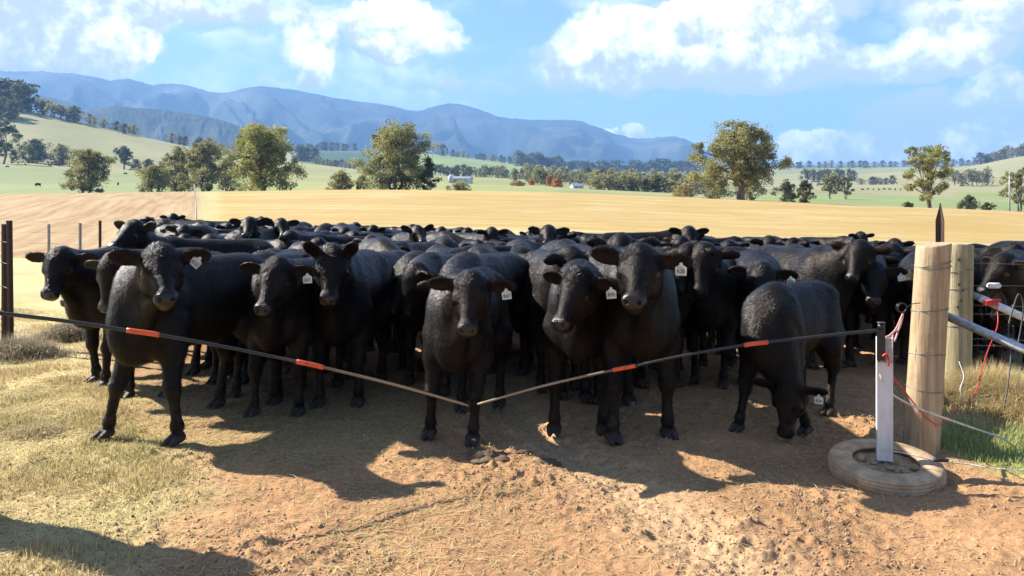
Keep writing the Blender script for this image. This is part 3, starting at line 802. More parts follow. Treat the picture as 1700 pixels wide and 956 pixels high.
SPREAD = dict(fork=.30, n=30, clump=.135, low=.30, belly=.55, sub=4)
DENSE = dict(fork=.16, n=40, clump=.16, low=.06, belly=.42, stems=3, sub=3)
BUSH = dict(fork=.12, n=18, clump=.2, low=.06, belly=.38, stems=3, sub=3)
UP = dict(fork=.22, n=22, clump=.13, low=.26, belly=.62, stems=2, sub=3)
def make_trees():
    B = big_tree
    B('tall sunlit yellow-green gum tree with a reddish trunk behind the golden field', 437, 185, 211, 128, 'leaf_bright', dict(fork=.24, n=44, clump=.14, low=.10, belly=.5, sub=4), 11, 15000, .42, bark='bark_red', name='gum_tree')
    B('broad olive-brown gum tree leafy to the ground, beside the white shed', 655, 188, 210, 126, 'leaf_olive', dict(fork=.12, n=48, clump=.14, low=.06, belly=.52, stems=4, sub=4), 23, 17000, .42, name='gum_tree')
    B('low dark shoot growing from the right foot of the broad olive-brown tree', 712, 184, 264, 34, 'leaf_dark', BUSH, 24, 1800, .36, name='bush', cat='bush')
    B('big spreading gum tree with bare trunk and open crown on the field crest', 1230, 121, 208, 152, 'leaf_olive', dict(fork=.28, n=60, clump=.115, low=.24, belly=.46, sub=5, thick=1.35, wide=1.18), 37, 22000, .27, name='gum_tree')
    B('airy leaning gum tree with a forked trunk behind the pointed steel post', 1543, 122, 240, 92, 'leaf_bright', dict(fork=.20, n=26, clump=.12, low=.22, belly=.62, stems=2, sub=4, lean=-.12), 41, 7000, .25, name='gum_tree')
    B('small dark tree beside the power pole at the right edge', 1692, 160, 280, 58, 'leaf_olive', UP, 43, 4500, .3)
    B('grey-green bushy tree standing before the flat green pasture', 143, 225, 249, 88, 'leaf_grey', dict(fork=.2, n=36, clump=.14, low=.10, belly=.5, stems=2, sub=4), 53, 9500, .42)
    B('tall grey-brown tree left of the sunlit yellow-green gum', 340, 225, 236, 92, 'leaf_grey', dict(fork=.2, n=40, clump=.13, low=.08, belly=.5, stems=3, sub=4), 59, 10000, .42)
    B('round grey-brown tree overlapping the left side of the tall grey-brown tree', 296, 240, 248, 74, 'leaf_grey', DENSE, 61, 6500, .42)
    B('low grey-green scrub tree at the foot of the round grey-brown tree', 256, 215, 276, 66, 'leaf_grey', BUSH, 67, 4000, .4)
    B('shadowy grey tree close behind the right side of the tall grey-brown tree', 378, 250, 262, 46, 'leaf_grey', DENSE, 68, 3500, .42)
    B('small single tree casting a shadow on the hill pasture', 206, 780, 244, 36, 'leaf_dark', SPREAD, 71, 1700, 1.3)
    B('rounded dark tree, larger of the two on the pasture under the wooded hill', 56, 770, 236, 66, 'leaf_dark', DENSE, 73, 3200, 1.35)
    B('narrow grey tree right of the rounded dark tree on the pasture', 101, 770, 241, 40, 'leaf_grey', DENSE, 79, 1800, 1.3)
    B('tall dark tree cut off by the left edge of the picture', 2, 690, 202, 62, 'leaf_dark', UP, 83, 3200, 1.3)
    B('small dark bush, left one of the pair on the hill pasture', 226, 740, 266, 24, 'leaf_dark', BUSH, 84, 800, 1.1, name='bush', cat='bush')
    B('small dark bush, right one of the pair on the hill pasture', 246, 740, 265, 24, 'leaf_dark', BUSH, 85, 800, 1.1, name='bush', cat='bush')
    B('olive shrub left of the broad olive-brown tree', 567, 190, 287, 52, 'leaf_olive', BUSH, 87, 3000, .36, name='shrub', cat='shrub')
    B('small thin shrub against the left foot of the broad olive-brown tree', 600, 190, 292, 26, 'leaf_olive', BUSH, 88, 1100, .36, name='shrub', cat='shrub')
    B('flat low bush in front of the white shed', 764, 172, 305, 42, 'leaf_olive', dict(BUSH, belly=.3), 89, 1600, .3, name='bush', cat='bush')
    B('greyish scrub tree behind the trunk of the spreading gum', 1185, 190, 285, 62, 'leaf_grey', BUSH, 91, 3200, .36)
    B('grey scrub tree right of the spreading gum trunk', 1244, 195, 296, 50, 'leaf_grey', BUSH, 93, 2600, .36)
    B('dark round bush on the edge of the golden field', 1336, 135, 301, 32, 'leaf_dark', BUSH, 97, 1900, .24, name='bush', cat='bush')
    B('grey-green bush just left of the dark round bush', 1306, 170, 303, 42, 'leaf_dark', BUSH, 98, 1900, .3, name='bush', cat='bush')
    B('pale grey tree, left one of two on the green strip', 1378, 330, 290, 38, 'leaf_grey', SPREAD, 101, 2000, .55)
    B('pale grey tree, right one of two on the green strip', 1404, 335, 292, 26, 'leaf_grey', UP, 103, 1500, .55)
    B('tiny round bush on the field crest left of the leaning gum', 1508, 150, 337, 19, 'leaf_dark', BUSH, 107, 700, .22, name='bush', cat='bush')
    B('dark double bush on the field crest right of the leaning gum', 1609, 160, 327, 36, 'leaf_dark', BUSH, 109, 1600, .26, name='bush', cat='bush')
    B('small low bush beside the dark double bush', 1639, 160, 337, 21, 'leaf_dark', BUSH, 113, 700, .24, name='bush', cat='bush')
    B('orange autumn tree, rounder one in the treeline right of the shed', 882, 480, 299, 13, 'leaf_autumn', DENSE, 127, 800, .6)
    B('orange autumn tree beside the olive tree, taller one', 912, 470, 291, 13, 'leaf_autumn', DENSE, 131, 900, .6)
    B('rusty brown autumn tree just right of the orange trees', 925, 440, 297, 22, 'leaf_autumn', DENSE, 133, 1000, .6)
    B('bare straw coloured tree before the dark treeline, left of the orange trees', 860, 400, 301, 26, 'leaf_straw', DENSE, 137, 1300, .55)
    B('olive tree rising over the orange autumn trees', 896, 500, 280, 40, 'leaf_olive', DENSE, 139, 2200, .75)
    B('low orange-tinged scrub at the left of the spreading gum', 1136, 240, 309, 44, 'leaf_straw', dict(BUSH, belly=.3), 143, 1800, .42, name='scrub', cat='scrub')
    B('little orange tree far down the valley left of the spreading gum', 1118, 640, 297, 12, 'leaf_autumn', DENSE, 149, 500, .8)
    # ---- far trees: a few kinds, each built once and copied
    kinds = {}
    def kind(mat, seed, style, leaves, size):
        tb, cs, rs, rg = grow_tree(seed, 10, 9.5, style)
        V, F, ti = leaf_cloud(rg, cs, rs, max(3, int(leaves / len(cs))), size)
        V[:, 2] = np.maximum(V[:, 2], -.1)
        return tb.mesh('trunk', MAT['bark']), leaf_mesh('crown', V, F, ti, mat)
    for k, (mat, sd, sty) in {'d1': ('leaf_dark', 1, DENSE), 'd2': ('leaf_dark', 2, UP), 'd3': ('leaf_dark', 3, SPREAD), 'g1': ('leaf_grey', 4, DENSE), 'g2': ('leaf_grey', 5, SPREAD), 'o1': ('leaf_olive', 6, DENSE), 'o2': ('leaf_olive', 7, UP)}.items():
        kinds[k] = kind(mat, 700 + sd, sty, 620, .95)
    first = {}
    rg = np.random.default_rng(5)
    def far(k, px, Y, h, w, label, group):
        p = at(px, Y)
        if k not in first:
            t = thing('far_tree', label, 'tree', p, 0, group)
            obj('trunk', kinds[k][0], t); obj('crown', kinds[k][1], t); first[k] = t
        else:
            s = first[k]; t = s.copy(); link(t); tag(t, label, 'tree', group)
            for ch in s.children: c = ch.copy(); link(c, t)
        s = h / FPX * Y / 10; q = w / FPX * Y / 9.5
        t.location = (p.x, p.y, p.z - .04 * s); t.scale = (q, q, s); t.rotation_euler = (0, 0, rg.uniform(0, 6.28))
    def row(ks, x0, x1, Y0, Y1, h0, h1, n, label, group, wf=1.15, jit=.5):
        for i in range(n):
            f = (i + .5 + rg.uniform(-jit, jit)) / n
            h = rg.uniform(h0, h1)
            far(ks[rg.integers(len(ks))], x0 + (x1 - x0) * f, Y0 + (Y1 - Y0) * f + rg.normal(0, Y0 * .012), h, h * wf * rg.uniform(.8, 1.3), label, group)
    row(['d1', 'd2'], -20, 40, 1090, 1085, 34, 56, 11, 'one of the dark trees of the wood on the hilltop at the left edge', 'hilltop wood', 1.)
    row(['d1', 'd2'], -20, 30, 990, 1010, 24, 34, 5, 'one of the dark trees of the wood on the hilltop at the left edge', 'hilltop wood', 1.)
    row(['g1', 'd1', 'g2'], 48, 132, 1085, 1085, 20, 28, 7, 'one of the grey trees along the crest of the pasture hill', 'trees on the hill crest', 1.2)
    row(['g1', 'd1'], 140, 235, 1085, 1085, 13, 21, 7, 'one of the grey trees along the crest of the pasture hill', 'trees on the hill crest', 1.1)
    row(['d1', 'g1'], 278, 392, 1140, 1150, 14, 22, 9, 'one of the dark trees behind the foot of the pasture hill', 'trees behind the hill foot', 1.1)
    row(['d1', 'd2'], 488, 592, 2620, 2660, 11, 16, 12, 'one of the dark trees in the line above the dark green crop', 'treeline above the crop', 1.)
    row(['d1'], 492, 530, 1750, 1760, 17, 25, 5, 'one of the dark round trees in the clump left of the dark green crop', 'clump beside the crop', 1.)
    row(['d2', 'g1'], 524, 604, 1470, 1470, 13, 16, 14, 'one of the slim trees in the row below the dark green crop', 'row below the crop', .8)
    far('d1', 735, 2240, 20, 25, 'lone dark tree on the top edge of the bright green paddock', None)
    row(['d1', 'g1'], 750, 870, 2330, 2300, 9, 13, 14, 'one of the trees along the top edge of the bright green paddock', 'treeline over the paddock', 1.)
    row(['d1', 'd2'], 860, 1180, 2100, 2300, 15, 26, 40, 'one of the dark trees of the far wood across the valley', 'far valley wood', 1.2)
    row(['d1', 'd3', 'g1'], 700, 845, 1010, 960, 14, 21, 22, 'one of the dark trees in the line behind the white shed', 'treeline behind the shed', 1.)
    row(['o1', 'd1', 'g1'], 850, 1180, 900, 900, 16, 28, 38, 'one of the green trees in the valley treeline beyond the golden field', 'valley treeline', 1.15)
    row(['o1', 'g1', 'o2'], 960, 1170, 560, 560, 18, 29, 20, 'one of the paler trees at the front of the valley treeline', 'front of the valley treeline', 1.15)
    row(['o1', 'g1', 'd1'], 985, 1175, 370, 370, 20, 30, 22, 'one of the paler trees at the front of the valley treeline', 'front of the valley treeline', 1.2)
    row(['o1', 'd1'], 850, 970, 610, 600, 14, 24, 8, 'one of the paler trees at the front of the valley treeline', 'front of the valley treeline', 1.1)
    row(['d1', 'g1'], 1290, 1700, 2550, 2550, 9, 13, 34, 'one of the small dark trees along the right-hand horizon', 'trees on the right horizon', 1.3)
    row(['d1', 'd3'], 1335, 1420, 1250, 1250, 16, 23, 9, 'one of the dark trees of the clump beyond the spreading gum', 'clump beyond the spreading gum', 1.)
    row(['d1', 'g1'], 1428, 1492, 1050, 1050, 10, 15, 6, 'one of the dark bushes in the tan paddock left of the leaning gum', 'bushes in the tan paddock', 1.4)
    row(['g1', 'd1', 'g2'], 1580, 1640, 900, 900, 20, 32, 7, 'one of the grey trees right of the leaning gum', 'grey trees right of the leaning gum', 1.)
    row(['d1', 'g1'], 1622, 1720, 1540, 1480, 14, 22, 14, 'one of the trees on the low hill at the right edge', 'trees on the right hill', 1.1)
# ------------------------------------------------------------------ posts, wires, tyre, electric gate
def prop_materials():
    def wood(name, c0, c1, c2, top):
        m, t = newmat(name)
        p = t.n('ShaderNodeTexCoord').outputs['Object']
        g = t.noise(t.mapping(p, (26, 26, 1.5)), 1, 6, .65); w = t.noise(p, 4.5, 4, .6); k = t.noise(t.mapping(p, (60, 60, 2.2)), 1, 4, .7)
        c = t.ramp(g, [(.3, c0), (.52, c1), (.75, c2)])
        c = t.mix(t.mr(w, .52, .68, 0, .55), c, top)
        c = t.mix(t.mr(k, .60, .67, 0, .75), c, (.09, .06, .035, 1))
        t.out(t.bsdf(c, .85, t.math('ADD', g, k), .6, .006, Specular_IOR_Level=.25))
    wood('post_wood', (.22, .145, .08), (.39, .285, .165), (.50, .40, .26), (.29, .19, .10, 1))
    wood('post_wood_green', (.20, .16, .085), (.36, .29, .165), (.46, .39, .25), (.20, .19, .10, 1))
    def plain(name, c, r=.5, metal=0., bump=0., **kw):
        m, t = newmat(name); p = t.n('ShaderNodeTexCoord').outputs['Object']; n = t.noise(p, 30, 5, .65)
        c2 = tuple(x * .62 for x in c)
        t.out(t.bsdf(t.mix(t.mr(n, .42, .66), (*c, 1), (*c2, 1)), r, n if bump else None, bump, .003, Metallic=metal, **kw))
    plain('rust', (.085, .045, .03), .8, .2, .5)
    plain('galv', (.52, .53, .54), .45, .75)
    plain('wire', (.20, .19, .18), .5, .6); plain('dark_wire', (.05, .045, .045), .6)
    m, t = newmat('alu'); p = t.n('ShaderNodeTexCoord').outputs['Object']; t.out(t.bsdf(t.mix(t.mr(t.noise(t.mapping(p, (1, 1, .25)), 14, 4), .35, .7), (.66, .66, .65, 1), (.50, .49, .46, 1)), .5, Metallic=.1))
    plain('alu_dull', (.42, .40, .37), .6, .3)
    plain('black_plastic', (.012, .012, .013), .4)
    plain('orange', (.75, .105, .025), .45)
    plain('white_plastic', (.75, .74, .72), .5)
    plain('red_plastic', (.62, .03, .03), .45)
    plain('pink_cord', (.65, .33, .28), .8)
    plain('rope', (.66, .60, .52), .9, 0, .5)
    plain('pale_steel', (.30, .31, .32), .6, .2)
    plain('steel_pole', (.42, .40, .37), .6)
    plain('shed_wall', (.62, .63, .66), .5); plain('shed_roof', (.36, .38, .42), .4, .4)
    plain('tag_white', (.64, .62, .50), .5); plain('tag_ink', (.015, .015, .015), .6)
    m, t = newmat('rod')
    p = t.n('ShaderNodeTexCoord').outputs['Object']; q = t.attr('along').outputs['Fac']; n = t.noise(p, 40, 4)
    t.out(t.bsdf(t.mix(t.mr(t.math('ADD', q, t.math('MULTIPLY_ADD', n, .2, -.1)), .55, .8, 0, 1), (.014, .014, .014, 1), (.30, .21, .13, 1)), .45))
    m, t = newmat('tyre')
    p = t.n('ShaderNodeTexCoord').outputs['Object']; n = t.noise(p, 9, 6, .65); f = t.noise(p, 45, 5, .7)
    c = t.mix(t.mr(n, .36, .62), (.30, .195, .11, 1), (.53, .365, .215, 1)); c = t.mix(t.mr(f, .58, .70, 0, .6), c, (.08, .06, .045, 1))
    t.out(t.bsdf(c, .9, f, .5, .004, Specular_IOR_Level=.2))
    m, t = newmat('soil')
    p = t.n('ShaderNodeTexCoord').outputs['Object']; n = t.noise(p, 30, 6, .7)
    t.out(t.bsdf(t.ramp(n, [(.3, (.19, .115, .06)), (.62, (.42, .27, .15))]), .95, n, .8, .01))
    m, t = newmat('dung')
    p = t.n('ShaderNodeTexCoord').outputs['Object']; n = t.noise(p, 40, 6, .7)
    t.out(t.bsdf(t.ramp(n, [(.3, (.06, .035, .017)), (.68, (.17, .105, .05))]), .8, n, .8, .01))

def round_post(label, loc, h, r, mat, lean=(0, 0), seed=0, name='wooden_post', group=None, nails=0):
    t = thing(name, label, 'post', loc, 0, group)
    n = 28; V, F = [], []; hs = list(np.linspace(-.15, h - .012, 16)) + [h]
    for i, z in enumerate(hs):
        for k in range(n):
            w = 2 * math.pi * k / n
            rr = r * (1 + .03 * math.sin(w * 2 + seed) + .02 * math.sin(w * 3 + 2 * seed + z * 1.5) + .010 * math.sin(w * 7 + seed * 5) * math.sin(z * 3)) * (1.06 - .05 * z / h) * (.96 if i == len(hs) - 1 else 1)
            V.append((rr * math.cos(w) + lean[0] * z, rr * math.sin(w) + lean[1] * z, z + (.012 * math.sin(w + seed) if i >= len(hs) - 2 else 0)))
    for i in range(len(hs) - 1):
        for k in range(n): F.append((i * n + k, i * n + (k + 1) % n, (i + 1) * n + (k + 1) % n, (i + 1) * n + k))
    b = MB(); b.add(V, F); b.f.append(tuple((len(hs) - 1) * n + k for k in range(n))); b.sm.append(False)
    b.build('shaft', MAT[mat], t)
    return t
def wire_wrap(parent, c, r, z, tilt=.0, turns=1.0, rad=.0028, seed=0):
    pts = [(c[0] + r * math.cos(w), c[1] + r * math.sin(w), z + tilt * math.cos(w + seed) + .006 * w / 6) for w in np.linspace(0, 2 * math.pi * turns, int(30 * turns))]
    MB().tube(pts, rad, 6).build('wire_wrap', MAT['wire'], parent)

def wavy(p, q, sag=.0, n=14, jit=0., seed=0):
    rg = np.random.default_rng(seed); p = np.array(p, float); q = np.array(q, float); R = []
    for i in range(n + 1):
        f = i / n; R.append(p + (q - p) * f + np.array([0, 0, -4 * sag * f * (1 - f)]) + (rg.normal(0, jit, 3) if 0 < i < n else 0))
    return R
def smooth_path(pts, n=8):
    P = [np.array(p, float) for p in pts]; P = [2 * P[0] - P[1]] + P + [2 * P[-1] - P[-2]]; R = []
    for i in range(1, len(P) - 2):
        for k in range(n):
            t = k / n; a, b, c, d = P[i - 1], P[i], P[i + 1], P[i + 2]
            R.append(.5 * (2 * b + (c - a) * t + (2 * a - 5 * b + 4 * c - d) * t * t + (3 * b - a - 3 * c + d) * t ** 3))
    R.append(P[-2]); return R

def star_picket(label, px, Y, top, mat='rust', pointed=False, group=None, h_under=.2, lean=0.):
    p = at(px, Y); h = CAM_Z + (HOR - top) / FPX * Y - p.z
    t = thing('steel_picket', label, 'picket', p, .4, group)
    b = MB()
    for k in range(3):
        a = 2 * math.pi * k / 3 + .5; d = np.array([math.cos(a), math.sin(a), 0]); s = np.array([-d[1], d[0], 0]); L = .036; th = .005
        zt = h - (.14 if pointed else 0)
        q = [-s * th + [0, 0, -h_under], d * L - s * th * .6 + [0, 0, -h_under], d * L + s * th * .6 + [0, 0, -h_under], s * th + [0, 0, -h_under],
             -s * th + [lean * zt, 0, h], d * L - s * th * .6 + [lean * zt, 0, zt], d * L + s * th * .6 + [lean * zt, 0, zt], s * th + [lean * zt, 0, h]]
        b.add(q, [(0, 1, 5, 4), (1, 2, 6, 5), (2, 3, 7, 6), (4, 5, 6, 7), (3, 0, 4, 7), (0, 3, 2, 1)], False)
    b.build('shaft', MAT[mat], t)
    return t

def make_right_post_group():
    pA = at(1528, 5.5); tA = round_post('thick pale wooden gate post with wire around it, nearest the tyre', pA, 1.405, .107, 'post_wood', (.065, 0.0), 1.3)
    for z, ti, k in ((1.27, .02, 0), (1.255, -.015, 2), (.955, .012, 1), (.965, -.01, 3), (.66, .01, 2), (.43, .015, 4)):
        wire_wrap(tA, (.065 * z, 0), .114, z, ti, 1.0, .0026, k)
    pB = at(1587, 7.3); tB = round_post('greenish wooden strainer post standing behind the thick gate post', pB, 1.33, .115, 'post_wood_green', (.02, 0), 4.1)
    for z, ti, k in ((1.10, .02, 0), (.93, .01, 1), (.60, .01, 1)): wire_wrap(tB, (.02 * z, 0), .122, z, ti, 1.0, .0026, k)
    rg = np.random.default_rng(3)
    for z in (1.20, .98, .93, .84, .78):
        a = -1.9 + rg.uniform(-.2, .2)
        MB().tube([(.02 * z + .108 * math.cos(a), .108 * math.sin(a), z), (.02 * z + .132 * math.cos(a), .132 * math.sin(a), z + .004)], [.014, .010], 8).build('staple', MAT['rust'], tB)
    star_picket('dark pointed steel post sticking up behind the wooden gate posts', 1561, 6.6, 337, 'rust', True)
    # sloping pipe stays of the strainer posts
    def stay(label, p, q, r, sleeve=None):
        p = np.array(p); q = np.array(q); t = thing('pipe_stay', label, 'pipe', tuple(q), 0)
        MB().tube([p - q, [0, 0, 0]], r, 14).build('pipe', MAT['galv'], t)
        d = p - q
        MB().tube([d * 1.002, d * 1.03], r * 1.12, 12).build('end_cap', MAT['galv'], t)
        if sleeve: MB().tube([d * .965, d * .80], r * 1.18, 14).build('sleeve', MAT['white_plastic'], t)
    def down(p0, p1):
        d = p1 - p0; s = 1.
        for i in range(60):
            s += .1; e = p0 + d * s
            if e[2] < gz(e[0], e[1]) - .02: break
        return e
    a0, a1 = ray(1568, 523, 5.56), ray(1700, 580, 5.36); stay('thicker galvanised pipe stay sloping down from the nearer gate post', a0, down(a0, a1), .029)
    b0, b1 = ray(1612, 488, 7.24), ray(1700, 527, 7.05); stay('thinner galvanised pipe stay with a white sleeve, sloping from the greenish post', b0, down(b0, b1), .029, True)
    # barbed wire running right from the far post
    t = thing('barbed_wire_fence', 'strands of barbed wire running right from the greenish post', 'fence', tuple(pB))
    for k, row in enumerate((437, 474, 506, 521, 562, 573)):
        p = ray(1606, row, 7.3); q = ray(1606, row, 7.3) + np.array([6.5, 1.6 if k % 2 else .4, -.10])
        P = wavy(p, q, .02 + .01 * k, 18, .004, k); b = MB().tube([x - np.array(pB) for x in P], .0030, 5)
        if k != 1:
            for i in range(46):
                f = i / 46 * (len(P) - 1); c = P[int(f)] + (P[int(f) + 1] - P[int(f)]) * (f % 1) - np.array(pB)
                for s in (1, -1):
                    e = np.array([.004, rg.uniform(-.012, .012), s * .014]); b.tube([c - e, c + e], .0018, 4)
        b.build('strand', MAT['wire'], t)
    c = ray(1650, 474, 7.33); t = thing('insulator', 'white plastic insulator on the fence wire above the red clip', 'insulator', tuple(c))
    MB().tube([(-.06, 0, 0), (-.045, 0, .0), (.045, 0, 0), (.06, 0, 0)], [.014, .026, .026, .014], 12).build('body', MAT['white_plastic'], t)
    # red hot-wire lead
    c = ray(1645, 503, 7.12); t = thing('wire_lead', 'red electric lead clipped to the upper pipe and hanging to the ground', 'lead', tuple(c))
    O = np.array(c)
    MB().box((-.055, -.02, -.02), (.055, .02, .026)).tube([(-.05, -.01, .015), (.075, -.015, .03)], [.014, .012], 8).build('clip', MAT['red_plastic'], t)
    path = [ray(1655, 507, 7.1), ray(1656, 540, 7.0), ray(1640, 582, 6.8), ray(1630, 615, 6.6), ray(1618, 655, 6.3), ray(1598, 672, 6.0), ray(1575, 690, 5.7), ray(1560, 706, 5.35), ray(1535, 690, 5.3), ray(1506, 655, 5.25), ray(1480, 620, 5.1), ray(1470, 590, 4.99), ray(1467, 572, 4.98)]
    MB().tube([p - O for p in smooth_path(path, 8)], .0045, 6).build('cable', MAT['red_plastic'], t)
    k = ray(1648, 555, 6.95) - O
    MB().tube([k - [0, 0, .03], k + [.004, 0, .03]], .009, 8).build('connector', MAT['red_plastic'], t)
    path = [ray(1592, 600, 6.0), ray(1600, 625, 5.95), ray(1594, 648, 5.9), ray(1606, 668, 5.9)]
    o = MB().tube([p - path[0] for p in smooth_path(path, 8)], .003, 6).build('loose_wire', MAT['white_plastic'])
    o.location = path[0]; tag(o, 'short curly white wire hanging between the two wooden posts', 'wire')
    # dark wire loop at the right edge
    P = [ray(1660, 728, 6.1), ray(1664, 690, 6.2), ray(1673, 640, 6.3), ray(1678, 590, 6.4), ray(1674, 545, 6.45), ray(1684, 505, 6.5), ray(1692, 488, 6.5), ray(1699, 510, 6.5), ray(1692, 560, 6.48), ray(1682, 600, 6.4)]
    P[0][2] = gz(P[0][0], P[0][1]); o = MB().tube([p - P[0] for p in smooth_path(P, 8)], [.006] * (8 * 9 + 1), 6).build('wire_loop', MAT['dark_wire']); o.location = P[0]
    tag(o, 'tall thin loop of dark wire standing in the dry grass by the right edge', 'wire')
    # white ropes
    P = [ray(1457, 612, 5.02), ray(1466, 632, 5.0), ray(1482, 655, 5.05), ray(1530, 680, 5.2), ray(1600, 705, 5.35), ray(1660, 726, 5.5), ray(1700, 742, 5.6)]
    P.append(P[-1] + np.array([.7, .3, -.08])); o = MB().tube([p - P[0] for p in smooth_path(P, 8)], .0075, 6).build('rope', MAT['rope']); o.location = P[0]
    tag(o, 'white rope running from the aluminium post past the gate post', 'rope')
    P = [ray(1462, 748, 4.98), ray(1500, 752, 4.9), ray(1556, 765, 4.86), ray(1600, 770, 4.95), ray(1700, 780, 4.85)]
    for p in P[2:]: p[2] = max(p[2], gz(p[0], p[1]) + .02)
    t = thing('ground_rope', 'thin white cord lying over the tyre rim and along the grass', 'cord', tuple(P[0]))
    P.append(P[-1] + np.array([.8, .1, 0])); MB().tube([p - P[0] for p in smooth_path(P, 8)], .0032, 6).build('cord', MAT['rope'], t)
    k = P[2] - P[0]; MB().tube([k + [-.02, 0, .004], k + [.07, .01, .0]], [.012, .010], 8).build('joiner', MAT['black_plastic'], t)

def make_tyre():
    c = at(1469, 5.03); c.z -= .02; t = thing('tyre', 'old dusty car tyre lying flat and filled with soil, holding up the aluminium post', 'tyre', c); t.rotation_euler = (math.radians(7.5), math.radians(-.8), 0); t.scale = (1, 1, .68); c.z -= .025
    R, w = .335, .098
    prof = [(.18, .020), (.205, .004), (.265, .0), (.308, .012)]
    zs = np.linspace(.022, .168, 30)
    for i, z in enumerate(zs):
        g = .006 if i % 6 in (2,) else 0
        prof.append((R - .012 * ((z - .095) / .075) ** 2 - g, z))
    prof += [(.308, .180), (.265, .193), (.225, .190), (.198, .178), (.19, .165), (.197, .15), (.22, .13), (.24, .09), (.23, .05)]
    MB().lathe(prof, 96, close=True).build('casing', MAT['tyre'], t)
    rg = np.random.default_rng(2); V, F = [(0, 0, .165)], []
    n = 40; rings = 7
    for i in range(1, rings + 1):
        for k in range(n):
            a = 2 * math.pi * k / n; r = .225 * i / rings
            V.append((r * math.cos(a), r * math.sin(a), .150 - .03 * (i / rings) + .02 * math.sin(3 * a + i) * .5 + rg.uniform(-.007, .007)))
    for k in range(n): F.append((0, 1 + k, 1 + (k + 1) % n))
    for i in range(rings - 1):
        for k in range(n): F.append((1 + i * n + k, 1 + (i + 1) * n + k, 1 + (i + 1) * n + (k + 1) % n, 1 + i * n + (k + 1) % n))
    MB().add(V, F).build('soil_fill', MAT['soil'], t)
    for k in range(9):
        a, r = rg.uniform(0, 6.28), rg.uniform(.07, .17); s = rg.uniform(.016, .04)
        lump(s, 50 + k).build('clod', MAT['soil'], t).location = (r * math.cos(a), r * math.sin(a), .15)
    # post in the tyre
    c2 = (c.x, c.y, c.z); t = thing('post', 'square aluminium post in the tyre with a black insulator on top', 'post', (c2[0], c2[1], c2[2] + .14), -.32)
    th = .003; b = MB()
    Hh = CAM_Z - (560 - HOR) / FPX * 5.03 - c.z - .14
    b.box((-.048, -.040, 0), (.042, -.036, Hh * .80)); b.box((-.048, -.036, 0), (-.044, .036, Hh)); b.box((.038, -.036, 0), (.042, .036, Hh)); b.box((-.044, .033, 0), (.038, .036, Hh))
    b.build('channel', MAT['alu'], t)
    MB().box((-.030, -.0365, Hh * .80 + .002), (.036, -.0325, Hh * 1.0)).build('upper_plate', MAT['alu_dull'], t)
    iz = Hh - .135
    MB().box((-.05, -.062, iz), (-.004, -.0385, iz + .19)).tube([(-.027, -.05, iz + .19), (-.027, -.05, iz + .225)], .020, 12).tube([(-.027, -.05, iz + .225), (-.027, -.05, iz + .235)], .024, 12).build('insulator', MAT['black_plastic'], t)
    MB().tube(smooth_path([(-.02, -.07, iz + .03), (.0, -.075, iz + .045), (.012, -.07, iz + .02), (.014, -.06, iz - .03)], 6), .006, 8).build('red_hook', MAT['red_plastic'], t)
    # pink cord tying the post to the gate post
    P = [ray(1470, 560, 5.04), ray(1478, 556, 5.05), ray(1488, 545, 5.12), ray(1499, 521, 5.22), ray(1493, 545, 5.18), ray(1483, 552, 5.08), ray(1485, 566, 5.08), ray(1497, 530, 5.2)]
    o = MB().tube([p - P[0] for p in smooth_path(P, 8)], .006, 6).build('cord', MAT['pink_cord']); o.location = P[0]; tag(o, 'frayed pink cord knotted between aluminium post and wire ring', 'cord')
    c = ray(1497, 511, 5.24); o = MB().tube([(.03 * math.cos(a), .012 * math.sin(a * .5), .03 * math.sin(a)) for a in np.linspace(0, 4 * math.pi, 40)], .004, 6).tube([(.03, 0, .0), (.10, .06, .02), (.17, .10, .02)], .003, 6).build('wire_ring', MAT['black_plastic']); o.location = c
    tag(o, 'coiled black wire ring beside the gate post', 'ring')

def lump(s, seed, squash=.7, sub=2):
    bm = bmesh.new(); bmesh.ops.create_icosphere(bm, subdivisions=sub, radius=1)
    V = np.array([v.co for v in bm.verts]); F = [[v.index for v in f.verts] for f in bm.faces]; bm.free()
    V = V * (1 + .30 * vnoise3(V * 1.3 + seed * 7.7, seed) + .18 * vnoise3(V * 3 + seed, seed + 1))[:, None] * [s, s, s * squash]
    return MB().add(V, F)

